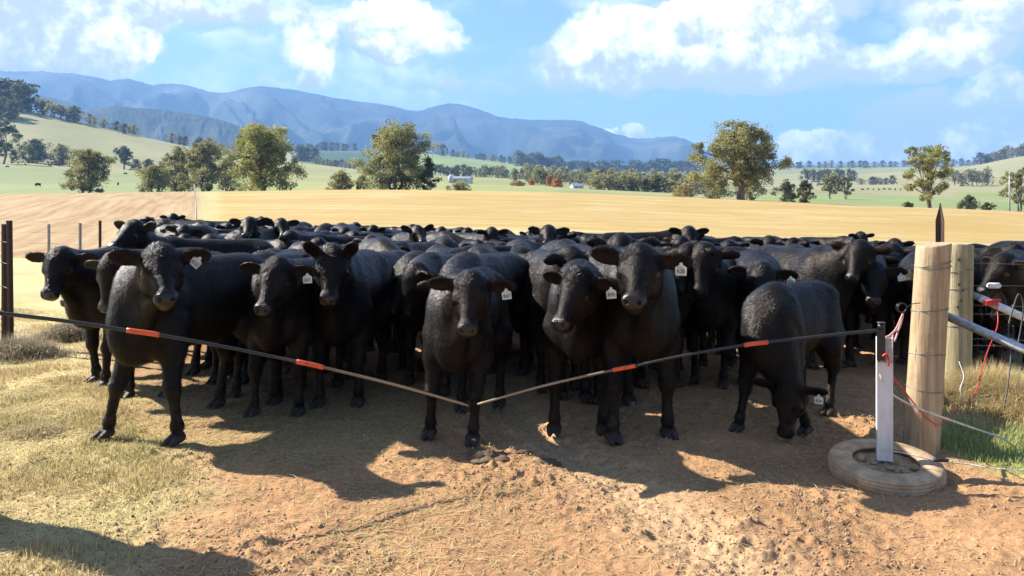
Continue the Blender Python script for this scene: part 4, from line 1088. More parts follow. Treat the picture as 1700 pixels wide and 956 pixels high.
def whip(label, P, bands, r0, r1):
    P = smooth_path(P, 10); n = len(P); O = P[0]
    L = np.concatenate([[0], np.cumsum([np.linalg.norm(P[i + 1] - P[i]) for i in range(n - 1)])]); L /= L[-1]
    t = thing('gate_whip', label, 'gate rod', tuple(O))
    rad = [r0 + (r1 - r0) * l for l in L]
    b = MB().tube([p - O for p in P], rad, 8); m = b.mesh('rod', MAT['rod'])
    a = m.attributes.new('along', 'FLOAT', 'POINT'); a.data.foreach_set('value', [float(L[min(i // 8, n - 1)]) for i in range(len(b.v))])
    obj('rod', m, t)
    for p0, p1 in bands:
        q = [p for p in P if p0 <= 850 + FPX * p[0] / p[1] <= p1]
        MB().tube([p - O for p in q], [r0 + .003] * len(q), 10).build('orange_sleeve', MAT['orange'], t)
    return t
def make_whips():
    A = [ray(1459, 548, 4.97), ray(1380, 556, 4.98), ray(1275, 568, 5.0), ray(1235, 573, 5.02), ray(1130, 591, 5.08), ray(1055, 607, 5.14), ray(1010, 616, 5.2), ray(900, 641, 5.3), ray(793, 671, 5.38)]
    whip('right-hand drooping black gate rod with two orange sleeves, fixed to the aluminium post', A, [(1234, 1276), (1011, 1056)], .0105, .0075)
    B = [ray(-62, 514, 4.3), ray(0, 520, 4.35), ray(110, 533, 4.45), ray(210, 548, 4.54), ray(265, 556, 4.6), ray(380, 577, 4.73), ray(492, 600, 4.87), ray(537, 610, 4.93), ray(660, 640, 5.12), ray(777, 673, 5.34)]
    whip('left-hand drooping black gate rod with two orange sleeves, coming from the left edge', B, [(209, 266), (491, 538)], .0115, .0075)

def make_left_fences():
    star_picket('rusty steel picket, left one of the close pair at the left edge', 7, 9.7, 372, 'rust')
    star_picket('rusty steel picket, right one of the close pair at the left edge', 18, 9.35, 366, 'rust', lean=-.012)
    a = star_picket('pale steel picket in the wire fence before the ploughed field, left one', 81, 20.3, 372, 'pale_steel')
    star_picket('pale steel picket in the wire fence before the ploughed field, right one', 133, 20.1, 370, 'pale_steel')
    star_picket('rusty steel picket next to the head of the tall calf', 166, 19.6, 366, 'rust')
    t = thing('wire_fence', 'thin plain wires of the fence in front of the ploughed field', 'fence', tuple(at(81, 20.3)))
    O = np.array(at(81, 20.3))
    for z in (1.12, .86, .58, .30):
        P = [np.array(at(px, Y)) + [0, 0, z] for px, Y in ((-260, 21.5), (-60, 20.8), (81, 20.3), (133, 20.1), (166, 19.6))]
        b = MB()
        for p, q in zip(P[:-1], P[1:]): b.tube([x - O for x in wavy(p, q, .015, 4)], .0035, 5)
        b.build('strand', MAT['wire'], t)
    t = thing('wire_fence', 'slack wires leaving the close pair of rusty pickets towards the left', 'fence', tuple(at(7, 9.7)))
    O = np.array(at(7, 9.7))
    for z in (1.25, 1.0, .72, .42):
        MB().tube([x - O for x in wavy(np.array(at(18, 9.35)) + [0, -.03, z], np.array(at(7, 9.7)) + [0, -.03, z], 0, 2) + wavy(np.array(at(7, 9.7)) + [0, -.03, z], np.array(at(-330, 10.6)) + [0, 0, z], .04, 8)], .0032, 5).build('strand', MAT['wire'], t)
    # fence line up the field boundary
    first = None
    for i, Y in enumerate(np.geomspace(34, 121, 13)):
        p = at(326 - 4 * math.log(Y / 34) / math.log(3.56), Y)
        if first is None:
            b = MB().tube([(0, 0, -.2), (0, 0, 1.2)], .028, 8).tube([(0, 0, 1.2), (0, 0, 1.23)], [.028, .02], 8); first = o = b.build('field_post', MAT['steel_pole'])
        else: o = first.copy(); link(o)
        o.location = p; tag(o, 'one of the pale posts in the fence line between ploughed and golden field', 'post', 'posts of the field boundary')
    t = thing('wire_fence', 'wires strung along the pale posts between ploughed and golden field', 'fence', tuple(first.location)); O = np.array(first.location)
    for z in (1.15, .8, .45):
        MB().tube([np.array(at(326 - 4 * math.log(Y / 34) / math.log(3.56), Y)) + [0, 0, z] - O for Y in np.geomspace(34, 121, 13)], .005, 4).build('strand', MAT['wire'], t)
    # gate post just outside the picture on the left; it carries the left rod and throws the long shadow
    p = at(-75, 4.28, 0); p.x -= .06
    t = round_post('thick wooden gate post carrying the left gate rod', (p.x, p.y, gz(p.x, p.y)), 1.42, .17, 'post_wood', (-.01, 0), 2.2)
    MB().box((.16, -.05, .92), (.24, .03, 1.10)).build('insulator', MAT['black_plastic'], t)

def make_far_built():
    p = at(766, 455); t = thing('shed', 'long white farm shed with a grey roof beyond the golden field', 'shed', p, -.25)
    W, D, Hh = 11.5, 6, 2.5
    V = [(-W / 2, -D / 2, -.5), (W / 2, -D / 2, -.5), (W / 2, D / 2, -.5), (-W / 2, D / 2, -.5), (-W / 2, -D / 2, Hh), (W / 2, -D / 2, Hh), (W / 2, D / 2, Hh), (-W / 2, D / 2, Hh), (-W / 2, 0, Hh + 1.1), (W / 2, 0, Hh + 1.1)]
    MB().add(V, [(0, 1, 5, 4), (1, 2, 6, 9, 5), (2, 3, 7, 6), (3, 0, 4, 8, 7)], False).build('wall', MAT['shed_wall'], t)
    b = MB()
    for s in (-1, 1):
        a = np.array([0, s * D / 2 * 1.08, Hh - .06]); r = np.array([0, 0, Hh + 1.13])
        q = [a + [-W / 2 - .3, 0, 0], a + [W / 2 + .3, 0, 0], r + [W / 2 + .3, 0, 0], r + [-W / 2 - .3, 0, 0]]; q += [x + np.array([0, 0, .12]) for x in q]
        b.add(q, [(0, 1, 2, 3), (4, 5, 6, 7), (0, 1, 5, 4), (1, 2, 6, 5), (2, 3, 7, 6), (3, 0, 4, 7)], False)
    b.build('roof', MAT['shed_roof'], t)
    for x in (-3.6, -.6, 2.4): MB().box((x, -D / 2 - .06, 0), (x + 1.9, -D / 2 - .02, 2.0)).build('door', MAT['shed_roof'], t)
    p = at(748, 450); t = thing('silo', 'white silo standing at the left end of the farm shed', 'silo', p)
    MB().lathe([(0, -.3), (1.35, -.3), (1.35, 3.4), (1.0, 3.9), (.3, 4.4), (0, 4.45)], 20).build('tank', MAT['shed_wall'], t)
    MB().box((-.2, -1.5, 0), (.2, -1.36, 3.4)).build('ladder', MAT['shed_roof'], t)
    p = at(957, 418); p.z -= 1.3; t = thing('cottage', 'low white cottage half hidden by the edge of the golden field', 'cottage', p, .3)
    W, D, Hh = 5.6, 5, 2.4
    V = [(-W / 2, -D / 2, -.5), (W / 2, -D / 2, -.5), (W / 2, D / 2, -.5), (-W / 2, D / 2, -.5), (-W / 2, -D / 2, Hh), (W / 2, -D / 2, Hh), (W / 2, D / 2, Hh), (-W / 2, D / 2, Hh), (-W / 2, 0, Hh + 1.2), (W / 2, 0, Hh + 1.2)]
    MB().add(V, [(0, 1, 5, 4), (1, 2, 6, 9, 5), (2, 3, 7, 6), (3, 0, 4, 8, 7)], False).build('wall', MAT['shed_wall'], t)
    b = MB()
    for s in (-1, 1):
        a = np.array([0, s * D / 2 * 1.1, Hh - .1]); r = np.array([0, 0, Hh + 1.25])
        q = [a + [-W / 2 - .3, 0, 0], a + [W / 2 + .3, 0, 0], r + [W / 2 + .3, 0, 0], r + [-W / 2 - .3, 0, 0]]; q += [x + np.array([0, 0, .12]) for x in q]
        b.add(q, [(0, 1, 2, 3), (4, 5, 6, 7), (0, 1, 5, 4), (1, 2, 6, 5), (2, 3, 7, 6), (3, 0, 4, 7)], False)
    b.build('roof', MAT['shed_roof'], t)
    MB().box((-1.6, -D / 2 - .05, .8), (-.6, -D / 2 - .02, 1.8)).build('window', MAT['black_plastic'], t)
    p = at(1676, 150); h = CAM_Z + (HOR - 284) / FPX * 150 - p.z; t = thing('power_pole', 'thin grey power pole beside the small dark tree at the right edge', 'pole', p)
    MB().tube([(0, 0, -.5), (0, 0, h)], [.16, .11], 10).build('shaft', MAT['steel_pole'], t)
    MB().box((-.9, -.06, h - .6), (.9, .06, h - .45)).build('crossarm', MAT['steel_pole'], t)
# ------------------------------------------------------------------ the herd
TAG_SH = [(-.5, -.56), (.5, -.56), (.52, .20), (.16, .42), (.12, .62), (-.12, .62), (-.16, .42), (-.52, .20)]
def ear_tag(parent, sh, side, text, w=.085, roll=0., face=None):
    """a plastic tag hanging from the ear (0 = its left, 1 = its right) with its number"""
    c, E, e, wd, fc = sh['ears'][side]
    p = c + e * .015 + fc * .022
    z = unit(np.array([0, 0, 1.]))
    n = unit(fc * np.array([1, 1, .25])) if face is None else unit(face)
    x = unit(np.cross(z, n)); y = np.cross(n, x)
    cr, sr = math.cos(roll), math.sin(roll); x, y = x * cr + y * sr, y * cr - x * sr
    h = w * .98
    V = [p + x * a * w + y * (b - .62) * h + n * t for t in (.0, .003) for a, b in TAG_SH]; k = len(TAG_SH)
    b = MB().add(V, [tuple(range(k))[::-1], tuple(k + i for i in range(k))] + [(i, (i + 1) % k, k + (i + 1) % k, k + i) for i in range(k)], False)
    o = b.build('ear_tag', MAT['tag_white'], parent)
    if text:
        cu = bpy.data.curves.new('number', 'FONT'); cu.body = text; cu.size = h * .50; cu.align_x = 'CENTER'; cu.align_y = 'CENTER'; cu.offset = h * .008
        tmp = bpy.data.objects.new('number', cu); COL.objects.link(tmp)
        me = bpy.data.meshes.new_from_object(tmp.evaluated_get(bpy.context.evaluated_depsgraph_get())); bpy.data.objects.remove(tmp); bpy.data.curves.remove(cu)
        me.name = 'number'; me.materials.clear(); me.materials.append(MAT['tag_ink']); f = obj('number', me, o)
        q = p + y * (-.80) * h + n * .0045
        f.matrix_local = Matrix(((x[0], y[0], n[0], q[0]), (x[1], y[1], n[1], q[1]), (x[2], y[2], n[2], q[2]), (0, 0, 0, 1)))
        f.scale = (.86, 1, 1)
    return o

# every calf that can be told apart: feet (px, row) or (px, None, Y); heading; size; px of the point between the ears; px of the muzzle; ears; feet offsets; tag
HERO = [
 dict(label='calf standing front left on grass, a tilted white ear tag, staring at camera', feet=(240, 735), hd=-108, s=1.13, poll=(266, 430), muz=(277, 494), ears=((4, 10), (12, 20)), legs=((-.02, .06), (.03, -.16), (-.1, .05), (.12, 0)), tag=(0, 'K52', -.75), n=52000),
 dict(label='calf at the far left edge of the herd, head turned towards the fence pickets', feet=(160, 640), hd=-122, s=1.1, poll=(104, 427), muz=(77, 490), ears=((-4, 15), (2, 10)), legs=((.05, 0), (-.05, 0), (0, 0), (.1, 0)), n=30000),
 dict(label='brown-eared calf peering out from behind the front left calf', feet=(246, 660), hd=-100, s=1.08, poll=(192, 436), muz=(170, 515), ears=((0, 10), (-6, 25)), legs=((0, 0), (.08, 0), (0, 0), (.1, 0)), n=30000, brown=1),
 dict(label='calf with raised sunlit head looking left above the left end of the herd', feet=(262, None, 9.4), hd=-150, s=1.14, poll=(228, 381), muz=(180, 409), ears=((18, 10), (22, 10)), legs=((0, 0), (0, 0), (0, 0), (0, 0)), n=16000),
 dict(label='calf with lowered head and yellowish tag, second from left in the front row', feet=(458, 690), hd=-96, s=1.07, poll=(463, 446), muz=(432, 514), ears=((-8, 20), (4, 15)), legs=((0, .02), (.05, -.03), (0, 0), (.1, 0)), tag=(0, 'K31', .05), n=38000),
 dict(label='calf with both ears pricked straight up, between the second and the centre calf', feet=(562, 674), hd=-92, s=1.11, poll=(553, 425), muz=(544, 500), ears=((62, 20), (66, 20)), legs=((0, 0), (.06, 0), (.1, 0), (0, 0)), n=34000),
 dict(label='calf half hidden behind the centre calf, dark head lowered beside the ear-pricked calf', feet=(705, 640), hd=-110, s=1.06, poll=(693, 452), muz=(668, 524), ears=((0, 15), (-2, 15)), legs=((0, 0), (.06, 0), (.1, 0), (0, 0)), n=20000),
 dict(label='brownish-faced calf alone in front at the centre where the two gate rods meet', feet=(757, 733), hd=-98, s=1.03, poll=(783, 471), muz=(775, 548), ears=((-10, 15), (4, 20)), legs=((.06, -.02), (-.04, -.06), (0, 0), (.12, 0)), tag=(0, 'K63', .15), n=52000, brown=1),
 dict(label='calf with a long pale-lit face turned left, right of the centre calf', feet=(962, 720), hd=-95, s=1.08, poll=(966, 464), muz=(924, 538), ears=((-12, 20), (6, 15)), legs=((0, .02), (.04, -.03), (.1, 0), (0, 0)), tag=(0, 'K70', .1), n=46000),
 dict(label='tallest front calf with big ears and a white tag, standing right of centre', feet=(1066, 731), hd=-84, s=1.18, poll=(1064, 432), muz=(1050, 498), ears=((-2, 15), (16, 20)), legs=((0, .03), (.05, -.04), (.1, 0), (0, 0)), tag=(0, 'K20', 0), n=52000),
 dict(label='calf grazing with its muzzle on the ground beside the tyre', feet=(1278, 720), hd=-130, s=.94, poll=(1310, 642), muz=(1300, 728), ears=((-22, 5), (20, 10)), legs=((-.16, .07), (.12, -.08), (.1, 0), (-.05, 0)), tag=(0, 'K54', 0), n=46000, graze=1),
 dict(label='dark-faced calf with a pale ear tag facing the camera just left of the gate post', feet=(1436, 606), hd=-96, s=1.12, poll=(1450, 448), muz=(1450, 500), ears=((-6, 15), (2, 15)), legs=((0, 0), (.05, 0), (.1, 0), (0, 0)), tag=(0, '', .2), n=24000),
 dict(label='calf looking over the back of the grazing calf with a white tag', feet=(1262, None, 7.7), hd=-100, s=1.08, poll=(1266, 452), muz=(1262, 500), ears=((-8, 20), (4, 15)), legs=((0, 0), (.05, 0), (.1, 0), (0, 0)), tag=(0, 'K37', .1), n=22000),
 dict(label='calf with bowed sunlit head behind the barbed wire right of the posts', feet=(1690, None, 7.9), hd=-118, s=1.08, poll=(1672, 436), muz=(1624, 484), ears=((-6, 15), (2, 15)), legs=((0, 0), (.05, 0), (.1, 0), (0, 0)), n=20000),
 dict(label='big cow seen side on above the herd with its head turned to the right', feet=(1128, None, 14.2), hd=-8, s=1.24, poll=(1143, 386), muz=(1152, 411), ears=((10, 10), (14, 10)), legs=((0, 0), (.05, 0), (.1, 0), (0, 0)), n=12000),
 dict(label='small head raised above the herd with ears spread wide, behind the long-faced calf', feet=(910, None, 12.4), hd=-92, s=1.12, poll=(911, 385), muz=(908, 402), ears=((8, 15), (14, 15)), legs=((0, 0), (.05, 0), (.1, 0), (0, 0)), n=9000),
 dict(label='alert head on the back edge of the herd, left one of the upright pair', feet=(418, None, 13.6), hd=-95, s=1.17, poll=(415, 371), muz=(408, 390), ears=((20, 15), (14, 15)), legs=((0, 0), (.05, 0), (.1, 0), (0, 0)), n=9000),
 dict(label='alert head on the back edge of the herd, right one of the upright pair', feet=(470, None, 15.0), hd=-80, s=1.17, poll=(466, 372), muz=(472, 390), ears=((10, 15), (14, 15)), legs=((0, 0), (.05, 0), (.1, 0), (0, 0)), n=9000),
 dict(label='head with upright ears on the herd skyline above the ear-pricked calf', feet=(690, None, 14.5), hd=-70, s=1.14, poll=(692, 384), muz=(704, 400), ears=((30, 15), (24, 15)), legs=((0, 0), (.05, 0), (.1, 0), (0, 0)), n=9000),
]
def solve_pose(h):
    s = h['s']
    if h['feet'][1] is not None:
        fx, fy = h['feet'][:2]; Y = CAM_Z * FPX / (fy - HOR)
        for _ in range(4): Y = (CAM_Z - gz((fx - 850) / FPX * Y, Y)) * FPX / (fy - HOR)
    else: fx, _, Y = h['feet']
    F = np.array([(fx - 850) / FPX * Y, Y, 0]); F[2] = gz(F[0], F[1])
    a = math.radians(h['hd']); R = np.array([[math.cos(a), -math.sin(a), 0], [math.sin(a), math.cos(a), 0], [0, 0, 1]])
    O = F - R @ np.array([.43 * s, 0, 0]); O[2] = gz(O[0], O[1])
    toL = lambda p: (R.T @ (p - O)) / s
    def hit(px, center, rad):
        d = np.array([(px[0] - 850) / FPX, 1, (HOR - px[1]) / FPX]); o = np.array([0, 0, CAM_Z])
        dn = unit(d); tc = (center - o) @ dn; q = rad ** 2 - ((center - o) @ (center - o) - tc ** 2)
        return o + dn * (tc - math.sqrt(q) if q > 0 else tc)
    B = O + R @ np.array([.46, 0, .93]) * s
    H = toL(hit(h['poll'], B, (.52 if h.get('graze') else .42) * s)); b = np.array([.46, 0, .93])
    d = H - b; L = np.linalg.norm(d); u = d / L
    Hw = O + R @ H * s
    f = unit(toL(hit(h['muz'], Hw, .37 * s)) - H)
    return O, a, dict(neck_yaw=math.degrees(math.atan2(u[1], u[0])), neck_pitch=math.degrees(math.asin(np.clip(u[2], -1, 1))), neck_len=float(np.clip(L, .3, .62)),
                      yaw=math.degrees(math.atan2(f[1], f[0])), pitch=-math.degrees(math.asin(np.clip(f[2], -1, 1))))

SKIP = set()
HERD_N = 250
def make_herd():
    placed = []
    def circles(x, y, a, s):
        return [(x + math.cos(a) * k * s, y + math.sin(a) * k * s) for k in (-.55, -.1, .35)]
    def free(c, r=.40):
        return all((p[0] - q[0]) ** 2 + (p[1] - q[1]) ** 2 > r * r for q in placed for p in c)
    G = 'cattle that stand out of the herd'
    for i, h in enumerate(HERO):
        O, a, P = solve_pose(h)
        sh = cow_shape(res=.0105 if h['n'] > 30000 else .014, ears=h['ears'], feet=h['legs'], fat=h.get('fat', .87), seed=i, **P)
        if h.get('brown'): sh['A'][:, 2] = np.maximum(sh['A'][:, 2], .42 * ((sh['rel'][:, 0] > -.06) & (np.linalg.norm(sh['rel'] - np.array([.15, 0, 0]), axis=1) < .36)))
        t = thing('calf' if 'cow' not in h['label'] else 'cow', h['label'], 'calf' if 'cow' not in h['label'] else 'cow', tuple(O), a, 'black cattle of the herd'); t.scale = (h['s'],) * 3
        obj('body', cow_mesh('body', sh, .004, 10 + i), t)
        obj('coat_hair', cow_hair('coat_hair', sh, int(h['n'] * 2.2), i, .030), t)
        if 'tag' in h:
            sd, tx, ro = h['tag']
            Rm = np.array([[math.cos(a), math.sin(a), 0], [-math.sin(a), math.cos(a), 0], [0, 0, 1]])
            ec = np.array(O) + Rm.T @ sh['ears'][sd][0] * h['s']
            ear_tag(t, sh, sd, tx, .060, ro, Rm @ unit(np.array([0, 0, CAM_Z]) - ec + np.array([-1.2, 0, 0.])))
        placed.extend(circles(O[0], O[1], a, h['s']))
    rg = np.random.default_rng(77)
    kinds = []
    for k in range(14):
        sh = cow_shape(res=.021, neck_yaw=rg.uniform(-40, 40), neck_pitch=(rg.uniform(12, 40) if k % 4 else rg.uniform(-12, 5)), yaw=rg.uniform(-60, 60), pitch=rg.uniform(35, 62), ears=((rg.uniform(-12, 25), 15), (rg.uniform(-12, 25), 15)),
                       feet=tuple((rg.uniform(-.1, .1), rg.uniform(-.03, .03)) for _ in range(4)), fat=rg.uniform(.88, 1.02), seed=k)
        kinds.append((cow_mesh('body', sh, .006, 40 + k), cow_hair('coat_hair', sh, 30000, 90 + k, .026), sh))
    first = {}
    n = tries = 0
    cand = []
    while n < HERD_N and tries < 60000:
        tries += 1
        Y = rg.uniform(6.9, 21.5) if tries > 6000 else rg.uniform(6.9, 13)
        px = rg.uniform(190, 1830)
        lim = np.interp(Y, [7, 9, 13, 20], [330, 250, 280, 290])
        if px < lim: continue
        if Y < np.interp(px, [250, 420, 700, 900, 1150, 1400, 1480, 1640, 1900], [8.2, 7.6, 7.5, 7.4, 7.7, 9.2, 9.2, 8.7, 8.5]): continue
        x = (px - 850) / FPX * Y; a = math.radians(-90 + rg.normal(0, 24 if Y < 10.5 else 42)) if rg.random() < .88 or Y < 10.5 else rg.uniform(0, 6.28); s = rg.normal(1.07, .05)
        c = circles(x, Y, a, s)
        if min(q[1] for q in c) < 6.4 or not free(c): continue
        placed.extend(c)
        k = rg.integers(len(kinds)); tagged = rg.random() < .3
        idx = n; n += 1
        if idx in SKIP: continue
        m, hm, sh = kinds[k]
        if px > 1600: lab = 'one of the black cattle standing behind the barbed wire right of the posts'
        elif Y > 16: lab = 'one of the black cattle along the far back edge of the herd'
        elif Y > 11: lab = 'one of the black cattle packed in the middle of the herd, mostly a back'
        else: lab = 'one of the black cattle crowding directly behind the front row'
        key = (k,)
        if key not in first:
            t = thing('calf', lab, 'calf', group='black cattle of the herd'); obj('body', m, t); obj('coat_hair', hm, t)
            ear_tag(t, sh, k % 2, '', .054, 0.1)
            first[key] = t
        else:
            o = first[key]; t = o.copy(); link(t); tag(t, lab, 'calf', 'black cattle of the herd')
            for ch in o.children:
                if ch.name.startswith('ear_tag') and not tagged: continue
                q = ch.copy(); link(q, t)
        t.location = (x, Y, gz(x, Y)); t.rotation_euler = (0, 0, a); t.scale = (s, s, s)
        t['herd_index'] = idx
    # cattle far off on the pastures
    sh = cow_shape(res=.05, neck_pitch=-40, neck_len=.45, pitch=75); fm = cow_mesh('far_cow', sh, 0)
    o = None
    spots = [(20, 700), (30, 690), (42, 660), (47, 740), (83, 690), (84, 680), (98, 690), (63, 330), (208, 560), (74, 720), (196, 340), (120, 640), (12, 600)] 
    spots += [(1432 + 9 * i, 640 + (i * 37 % 50)) for i in range(11)]
    for i, (px, Y) in enumerate(spots):
        if o is None: o = c = obj('far_cow', fm)
        else: c = o.copy(); link(c)
        lab = 'one of the tiny cattle grazing on the left pasture' if px < 400 else 'one of the tiny cattle grazing on the tan paddock at the right'
        tag(c, lab, 'cow', 'cattle on the far pastures'); c.location = at(px, Y); c.rotation_euler = (0, 0, i * 2.4); c.scale = (1.5,) * 3
# ------------------------------------------------------------------ grass, straw, clods, dung
def blades(name, P, hgt, wid, cols, seed, lean=.5, droop=.5, label=None, flat=False):
    rg = np.random.default_rng(seed); n = len(P)
    a = rg.uniform(0, 2 * math.pi, n); d = np.stack([np.cos(a), np.sin(a), np.zeros(n)], 1); s = np.stack([-np.sin(a), np.cos(a), np.zeros(n)], 1)
    h = hgt; w = wid[:, None]
    if flat:
        up = np.stack([np.zeros(n), np.zeros(n), rg.uniform(.0, .18, n)], 1); m_ = P + (d * .5 + up * .6) * h[:, None]; tip = P + (d + up * .4) * h[:, None]
    else:
        ln = rg.uniform(.1, 1, n)[:, None] * lean
        m_ = P + (np.array([0, 0, .55]) + d * ln * .35) * h[:, None]; tip = P + (np.array([0, 0, 1.]) * (1 - droop * ln * .6) + d * ln) * h[:, None]
    V = np.stack([P - s * w, P + s * w, m_ + s * w * .75, m_ - s * w * .75, tip], 1).reshape(-1, 3)
    b = np.arange(n)[:, None] * 5
    F = np.concatenate([b + [0, 1, 2], b + [0, 2, 3], b + [3, 2, 4]], 0)
    m = bpy.data.meshes.new(name); mesh_fill(m, V, F)
    at_ = m.attributes.new('tint', 'FLOAT_COLOR', 'POINT'); q = np.ones((len(V), 4), np.float32); q[:, :3] = np.repeat(cols, 5, 0)
    at_.data.foreach_set('color', q.ravel()); m.materials.append(MAT['blade'])
    return tag(obj(name, m), label, None, None, 'stuff')

def make_cover():
    m, t = newmat('blade')
    c = t.attr('tint').outputs['Color']
    d = t.bsdf(c, .75, Specular_IOR_Level=.2); tr = t.n('ShaderNodeBsdfTranslucent'); t.set(tr, 0, c)
    mx = t.n('ShaderNodeMixShader'); t.set(mx, 0, .35); t.set(mx, 1, d); t.set(mx, 2, tr); t.out(mx)
    rg = np.random.default_rng(9)
    def scatter(n, x0, x1, y0, y1, prob):
        X = rg.uniform(x0, x1, n); Y = np.sqrt(rg.uniform(y0 ** 2, y1 ** 2, n)) if y1 < 12 else rg.uniform(y0, y1, n)
        k = rg.random(n) < prob(X, Y); X, Y = X[k], Y[k]
        return np.stack([X, Y, hz(X, Y) + micro(X, Y) - .004], 1)
    mixc = lambda a, b, f: a + (b - a) * f[:, None]
    straw, tan, green, lush, grey = np.array([.64, .51, .255]), np.array([.43, .325, .16]), np.array([.28, .29, .10]), np.array([.25, .32, .095]), np.array([.38, .32, .23])
    # short dry grass on the left
    P = scatter(520000, -9, 0, 3.2, 13, lambda X, Y: sstep(turf_w(X, Y), .25, .8) * (X > -.95 * Y * .72 - .4) * np.where(Y < 9, 1, .5))
    g = sstep(fbm(P[:, 0] * .7 + 9, P[:, 1] * .7, 4, 71), .0, .45) * (rg.random(len(P)) < .75)
    r = rg.random(len(P))
    c = mixc(mixc(np.tile(straw, (len(P), 1)), tan, r), green, g * .5) * rg.uniform(.75, 1.2, len(P))[:, None]
    clump = sstep(fbm(P[:, 0] * 3.1, P[:, 1] * 3.1, 3, 15), -.25, .4)
    blades('dry_grass', P, (.014 + .038 * clump) * rg.uniform(.5, 1.5, len(P)), rg.uniform(.0015, .0032, len(P)), c, 1, 1.1, .6)
    # grass beside the gate post
    P = scatter(90000, 2.5, 7.5, 4.5, 7.4, lambda X, Y: sstep(turf_w(X, Y), .3, .9))
    dry = sstep(P[:, 1] + .5 * fbm(P[:, 0] * 2, P[:, 1] * 2, 2, 19), 5.9, 6.4) + sstep(-P[:, 1], -5.15, -4.85)
    dry = np.clip(dry + .25 + rg.normal(0, .25, len(P)), 0, 1)
    c = mixc(np.tile(lush, (len(P), 1)), straw, dry) * rg.uniform(.7, 1.25, len(P))[:, None]
    blades('green_grass', P, (.026 + .04 * sstep(P[:, 1], 4.9, 5.5)) * rg.uniform(.5, 1.4, len(P)), rg.uniform(.0018, .0035, len(P)), c, 2, .8, .5)
    # straw trodden into the dirt
    P = scatter(230000, -4.5, 5, 3.2, 9, lambda X, Y: (.25 + .75 * sstep(fbm(X * .7, Y * .7 + 5, 3, 29), -.2, .4)) * (1 - .85 * sstep(X, -1.2, .6)) * (Y < 8))
    P[:, 2] += .008; r = rg.random(len(P)); c = mixc(np.tile(straw * 1.1, (len(P), 1)), tan, r)
    blades('straw_litter', P, rg.uniform(.02, .11, len(P)), rg.uniform(.0011, .0026, len(P)), c, 3, flat=True)
    # loose crumbs of dirt
    n = 26000; X = rg.uniform(-3.2, 4, n); Y = 3.4 + 4.4 * rg.random(n) ** 1.2
    k = (rg.random(n) < (.15 + sstep(fbm(X * .8 + 3, Y * .8, 3, 31), -.15, .35)) * (1 - .7 * turf_w(X, Y))); X, Y = X[k], Y[k]; n = len(X)
    base = lump(1, 3, 1, 1); bv = np.array(base.v); bf = np.array(base.f)
    kp = rg.permutation(n); s = np.clip(rg.lognormal(-5.3, .45, n), .003, .019)
    ang = rg.uniform(0, 6.28, n); ca, sa = np.cos(ang), np.sin(ang)
    Z = hz(X, Y) + micro(X, Y)
    V = np.stack([X[:, None] + s[:, None] * (bv[None, :, 0] * ca[:, None] - bv[None, :, 1] * sa[:, None]), Y[:, None] + s[:, None] * (bv[None, :, 0] * sa[:, None] + bv[None, :, 1] * ca[:, None]) * .9, Z[:, None] + s[:, None] * (bv[None, :, 2] + .25)], -1).reshape(-1, 3)
    F = (bf[None] + (np.arange(n) * len(bv))[:, None, None]).reshape(-1, 3)
    m = bpy.data.meshes.new('dirt_crumbs'); mesh_fill(m, V, F); m.materials.append(MAT['soil']); tag(obj('dirt_crumbs', m), kind='stuff')
    # dung pats
    for i, (px, row, w, hh, lab) in enumerate([(806, 757, .21, .075, 'fresh dung pat at the feet of the centre calf, largest one'), (905, 762, .14, .04, 'flat dung pat right of the largest one'), (868, 752, .08, .025, 'small dung lump between the two dung pats')]):
        Y = CAM_Z * FPX / (row - HOR); p = at(px, Y); b = MB()
        V0 = lump(1, 60 + i, 1.).v; V0 = np.array(V0); F0 = lump(1, 60 + i, 1.).f
        for j in range(26):
            q = rg.normal(0, .36, 2); k = rg.uniform(.10, .32); b.add(V0 * [w * k, w * k * .8, hh * rg.uniform(.35, .8) * math.exp(-(q @ q) * 1.5)] + [q[0] * w * .8, q[1] * w * .5, hh * .12], F0)
        o = b.build('dung_pat', MAT['dung']); o.location = (p.x, p.y, p.z + float(micro(np.array([p.x]), np.array([p.y]))[0])); tag(o, lab, 'dung')
    # dead tussocks by the pickets
    for i, (px, row, r, h, lab, gcol) in enumerate([(28, 592, .55, .34, 'grey dead grass tussock around the feet of the rusty pickets', .9), (112, 560, .40, .28, 'grey dead grass tussock under the far left calf', .9), (60, 720, .30, .10, 'low brown grass clump on the grass left of the front calf', .3),
                                                    (1648, 672, .55, .42, 'tall dry grass tussock behind the gate post', .0), (1720, 690, .6, .40, 'tall dry grass tussock by the wire loop', .0)]):
        Y = CAM_Z * FPX / (row - HOR); c0 = at(px, Y); n = 15000 if gcol < .1 else 3500
        q = rg.normal(0, .42, (n, 2)) * r * [1, .7]; X = c0.x + q[:, 0]; Yy = c0.y + q[:, 1]
        P = np.stack([X, Yy, hz(X, Yy) - .01], 1)
        c = mixc(np.tile(straw, (n, 1)), grey * .8, np.clip(gcol + rg.normal(0, .2, n), 0, 1)) * rg.uniform(.7, 1.2, n)[:, None]
        fall = np.exp(-(q ** 2).sum(1) / (r * .7) ** 2)
        o = blades('grass_tussock', P, h * (.25 + .75 * fall) * rg.uniform(.5, 1.15, n), rg.uniform(.002, .0035, n), c, 30 + i, 1.2, .8)
        o['kind'] = 'thing'; o['label'] = lab; o['category'] = 'tussock'

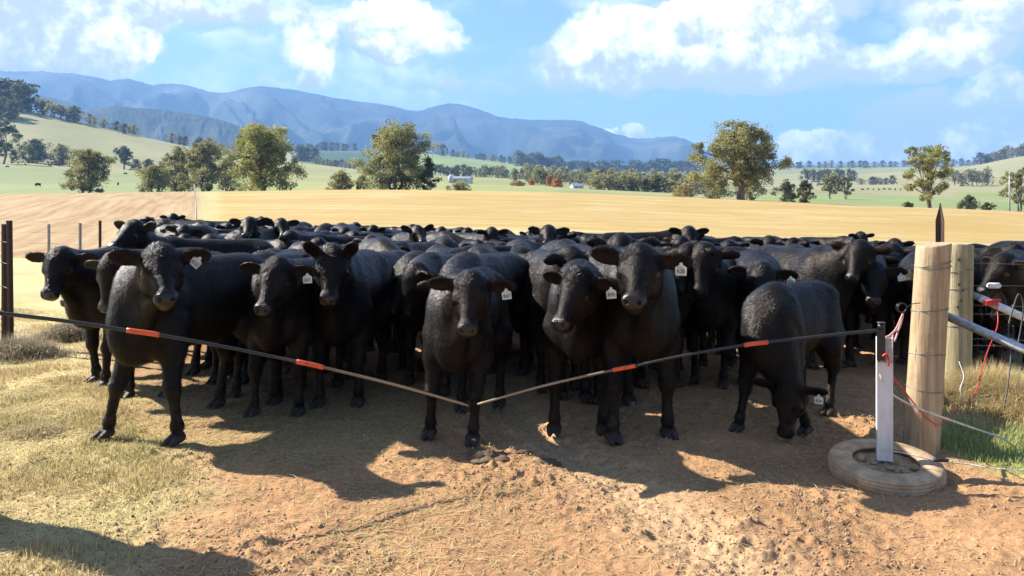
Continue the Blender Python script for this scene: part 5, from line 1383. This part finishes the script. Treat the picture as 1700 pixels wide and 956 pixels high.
def make_haze():
    m, t = newmat('haze')
    v = t.n('ShaderNodeVolumePrincipled'); v.inputs['Color'].default_value = (.27, .52, .95, 1); v.inputs['Density'].default_value = HAZE; v.inputs['Anisotropy'].default_value = 0
    o = t.n('ShaderNodeOutputMaterial'); t.set(o, 'Volume', v)
    b = MB().box((-14200, -14200, -60), (14200, 14200, 1560)).build('haze', m); tag(b, kind='stuff')
# ------------------------------------------------------------------ build
make_world()
coat_materials(); tree_materials(); prop_materials(); ground_material()
make_ground()
make_far()
HAZE = 1.2e-4
make_haze()
make_trees()
make_right_post_group(); make_tyre(); make_whips(); make_left_fences(); make_far_built()
make_herd()
make_cover()
